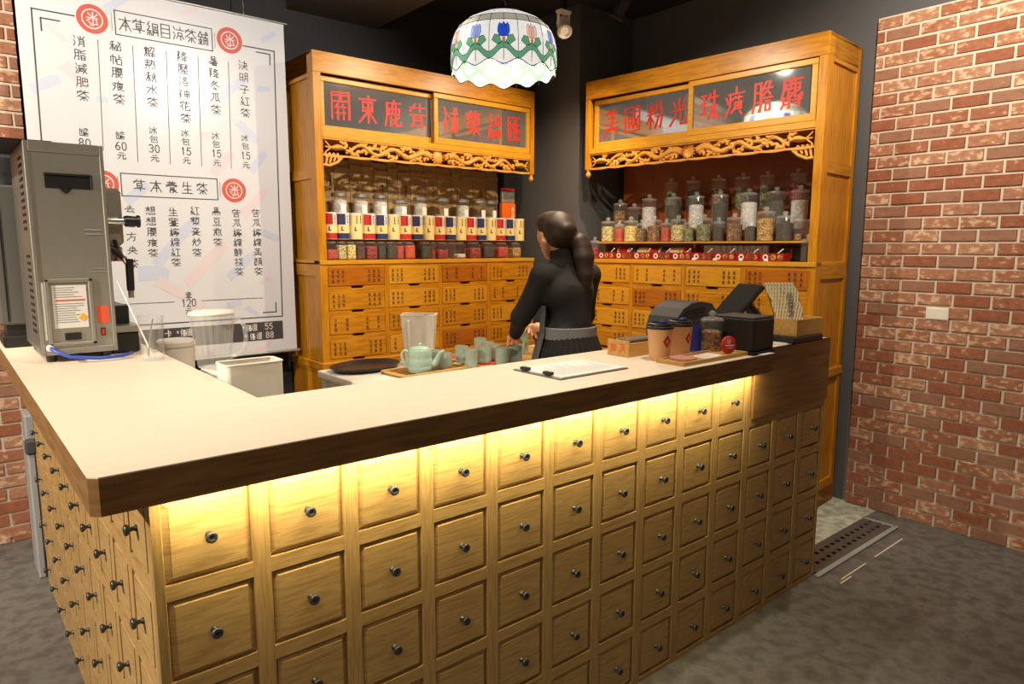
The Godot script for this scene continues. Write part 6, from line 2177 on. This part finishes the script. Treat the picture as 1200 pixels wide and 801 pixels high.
# ---------------------------------------------------------------- goods in the cabinet by the brick wall
func brick_cabinet_goods() -> void:
	var a := 0.0831
	var o := Vector3(3.057, 0, -0.372)
	var e := Vector3(-sin(a), 0, -cos(a))
	var n := Vector3(cos(a), 0, -sin(a))
	var turn := deg_to_rad(-90.0 + 4.762)
	var at := func(s: float, dep: float, y: float) -> Vector3: return o + e * s + n * dep + Vector3(0, y, 0)
	var deck := 1.36
	var st := thing("step_shelf", "two step wooden riser behind the herb jars by the brick wall", "riser", at.call(0.74, 0.0, deck), turn)
	part(st, "low_step", span(-0.7, 0.7, 0.0, 0.17, -0.262, -0.158), M.teak_back)
	part(st, "high_step", span(-0.7, 0.7, 0.0, 0.29, -0.42, -0.262), M.teak_back)
	var sh := thing("jar_shelf", "thin wooden shelf carrying the front row of herb jars", "shelf", at.call(0.74, 0.0, deck), turn)
	part(sh, "board", span(-0.7, 0.7, 0.098, 0.108, -0.155, -0.045, 0.001), M.teak_light)
	for x in [-0.695, -0.03, 0.695]:
		part(sh, "post", span(x - 0.006, x + 0.006, 0.0, 0.098, -0.15, -0.125), M.teak_light)
	var y1 := deck + 0.108
	var row := [[1.395, 1, "pale_slices"], [1.302, 0, "red_powder"], [1.212, 1, "yellow_slices"], [1.13, 0, "brown_bark"], [1.036, 1, "brown_bark"], [0.95, 0, "red_powder"], [0.868, 1, "pale_slices"], [0.79, 0, "green_leaves"], [0.695, 1, "green_leaves"], [0.601, 0, "dark_seeds"], [0.504, 1, "brown_bark"], [0.408, 0, "dark_seeds"], [0.322, 2, "ochre_slices"], [0.216, 1, "dark_seeds"], [0.131, 0, "brown_bark"], [0.06, 0, "pale_slices"]]
	var say := {"pale_slices": "pale green slices", "red_powder": "red berries", "yellow_slices": "cream slices", "brown_bark": "brown bark", "green_leaves": "green leaves", "dark_seeds": "dark seeds", "ochre_slices": "ochre slices", "white_pieces": "white fluff", "red_dates": "red dates"}
	for k in row:
		var r: float = [0.034, 0.045, 0.047][k[1]]
		var h: float = [0.102, 0.122, 0.15][k[1]]
		jar("herb_jar", "%s knob lidded jar of %s in the front row by the brick wall" % [["small", "squat", "large"][k[1]], say[k[2]]], at.call(k[0], 0.1, y1), r, h, 0.92 if k[0] > 0.14 else 0.4, k[2], true, "herb jars in the front row")
	var second := [[1.38, 0.18, "brown_bark"], [1.268, 0.15, "dark_seeds"], [1.153, 0.2, "white_pieces"], [0.974, 0.2, "dark_seeds"], [0.817, 0.2, "white_pieces"], [0.66, 0.2, "dark_seeds"], [0.48, 0.2, "white_pieces"], [0.32, 0.2, "dark_seeds"], [0.19, 0.2, "white_pieces"]]
	for k in second:
		jar("herb_jar", "tall knob lidded jar of %s in the middle row by the brick wall" % say[k[2]], at.call(k[0], 0.21, deck + 0.17), 0.047, k[1], 0.9, k[2], true, "herb jars in the middle row")
	var third := [[1.078, "green_leaves"], [0.921, "dark_seeds"], [0.747, "brown_bark"], [0.591, "green_leaves"], [0.44, "green_leaves"], [0.262, "red_dates"]]
	for k in third:
		jar("herb_jar", "tall knob lidded jar of %s in the back row by the brick wall" % say[k[1]], at.call(k[0], 0.34, deck + 0.29), 0.043, 0.185, 0.85, k[1], true, "herb jars in the back row")
	jar("herb_jar", "small knob lidded jar of red dates beside the red lacquer boxes near the pillar", at.call(1.462, 0.05, deck), 0.031, 0.105, 0.8, "red_dates", true, "")
	jar("herb_jar", "small knob lidded jar of dark seeds standing on the deck below the shelf end", at.call(0.068, 0.05, deck), 0.034, 0.105, 0.85, "dark_seeds", true, "")
	# red lacquer boxes with medallions
	for k in 9:
		var s := 1.345 - k * 0.138
		var t := thing("lacquer_box", "red lacquer box with round medallions and a white spoon along the deck edge", "box", at.call(s, 0.052, deck), turn, "red lacquer boxes")
		var b := Geo.new()
		b.box(Vector3(0, 0.022, 0.035), Vector3(0.134, 0.044, 0.004), 0.001)
		b.box(Vector3(0, 0.022, -0.035), Vector3(0.134, 0.044, 0.004), 0.001)
		for q in [-1, 1]:
			b.box(Vector3(0.065 * q, 0.022, 0), Vector3(0.004, 0.044, 0.066), 0.001)
		b.box(Vector3(0, 0.003, 0), Vector3(0.126, 0.006, 0.066))
		part(t, "box", b, M.red_lacquer)
		part(t, "herbs", span(-0.062, 0.062, 0.006, 0.036, -0.032, 0.032, 0.002), M[["dark_beans", "brown_bark", "green_leaves"][k % 3]])
		var m1 := Geo.new()
		m1.disc(Vector2(-0.034, 0.023), 0.008, 0.016, 0.0378, 18)
		part(t, "medallion", m1, M.tin_white)
		var m2 := Geo.new()
		m2.disc(Vector2(0.008, 0.023), 0.006, 0.015, 0.0378, 18)
		m2.disc(Vector2(0.046, 0.023), 0.004, 0.014, 0.0378, 18)
		part(t, "medallion", m2, M.brown_bark if k % 2 else M.ochre_slices)
		var sp := Geo.new()
		sp.tube([Vector3(0.01, 0.036, 0.0), Vector3(0.05, 0.066, 0.012)], 0.004, 6)
		part(t, "spoon", sp, M.white_plastic)
	for k in 4:
		var s: float = [0.7, 0.565, 0.41, 0.265][k]
		var t := thing("china_lid", "tiny white china lid in front of the red lacquer boxes", "lid", at.call(s, 0.003, deck), 0.0, "china lids")
		var g := Geo.new()
		g.lathe([Vector2(0, 0), Vector2(0.011, 0), Vector2(0.0115, 0.006), Vector2(0.007, 0.012), Vector2(0.003, 0.015), Vector2(0, 0.016)], 14, true)
		part(t, "dome", g, M.white_plastic)
	# tins lying under the shelf
	for k in 7:
		var s := 1.27 - k * 0.078
		var kind: String = ["red", "navy", "cream"][k % 3]
		var t := thing("lying_tin", "%s paper tea tin lying under the jar shelf" % kind, "tin", at.call(s, 0.12, deck + 0.037), turn, "tins under the jar shelf")
		var g := Geo.new()
		g.t = Transform3D(Basis(Vector3.BACK, PI / 2), Vector3.ZERO)
		g.lathe([Vector2(0, -0.036), Vector2(0.037, -0.036), Vector2(0.037, 0.036), Vector2(0, 0.036)], 20)
		part(t, "tube", g, M["tin_" + kind])
		var c := Geo.new()
		c.t = g.t
		c.lathe([Vector2(0.0374, 0.022), Vector2(0.0374, 0.0365), Vector2(0, 0.0365)], 20)
		part(t, "cap", c, M.tin_cream)
	# white booklets
	for k in 11:
		var t := thing("white_booklet", "slim white booklet with a red mark standing under the jar shelf", "booklet", at.call(0.69 - k * 0.036, 0.125, deck), turn, "booklets under the jar shelf")
		part(t, "cover", span(-0.016, 0.016, 0.0, 0.085, -0.02, 0.0, 0.001), M.paper)
		part(t, "mark", span(-0.004, 0.004, 0.03, 0.055, 0.0, 0.0008), M.coaster_pink)
	var bk := thing("black_case", "black case lying under the end of the jar shelf", "case", at.call(0.165, 0.125, deck), turn)
	part(bk, "case", span(-0.09, 0.09, 0.0, 0.08, -0.03, 0.01, 0.006), M.black_plastic)
	part(bk, "band", span(-0.02, -0.01, 0.01, 0.07, 0.01, 0.012), M.emblem_red)

func wall_bits() -> void:
	var t := thing("socket_plate", "blank white wall socket plate on the brick wall", "socket", Vector3(3.4945, 1.105, 0.05), -PI / 2)
	part(t, "plate", span(-0.052, 0.052, -0.032, 0.032, -0.009, 0.006, 0.003), M.white_plastic)
	part(t, "cover", span(-0.046, 0.046, -0.026, 0.026, 0.006, 0.008, 0.001), M.white_plastic)
	var c := thing("ceiling_conduit", "thin pale conduit fixed under the dark ceiling above the cabinet", "conduit", Vector3(2.4, 2.99, -2.2))
	var g := Geo.new()
	g.tube([Vector3(-0.12, 0, 0.0), Vector3(0.12, 0, 0.0)], 0.008, 8)
	part(c, "pipe", g, M.steel_dark)
	for s in [-1, 1]:
		part(c, "saddle", span(0.08 * s - 0.01, 0.08 * s + 0.01, -0.01, 0.01, -0.015, 0.015), M.steel_dark)
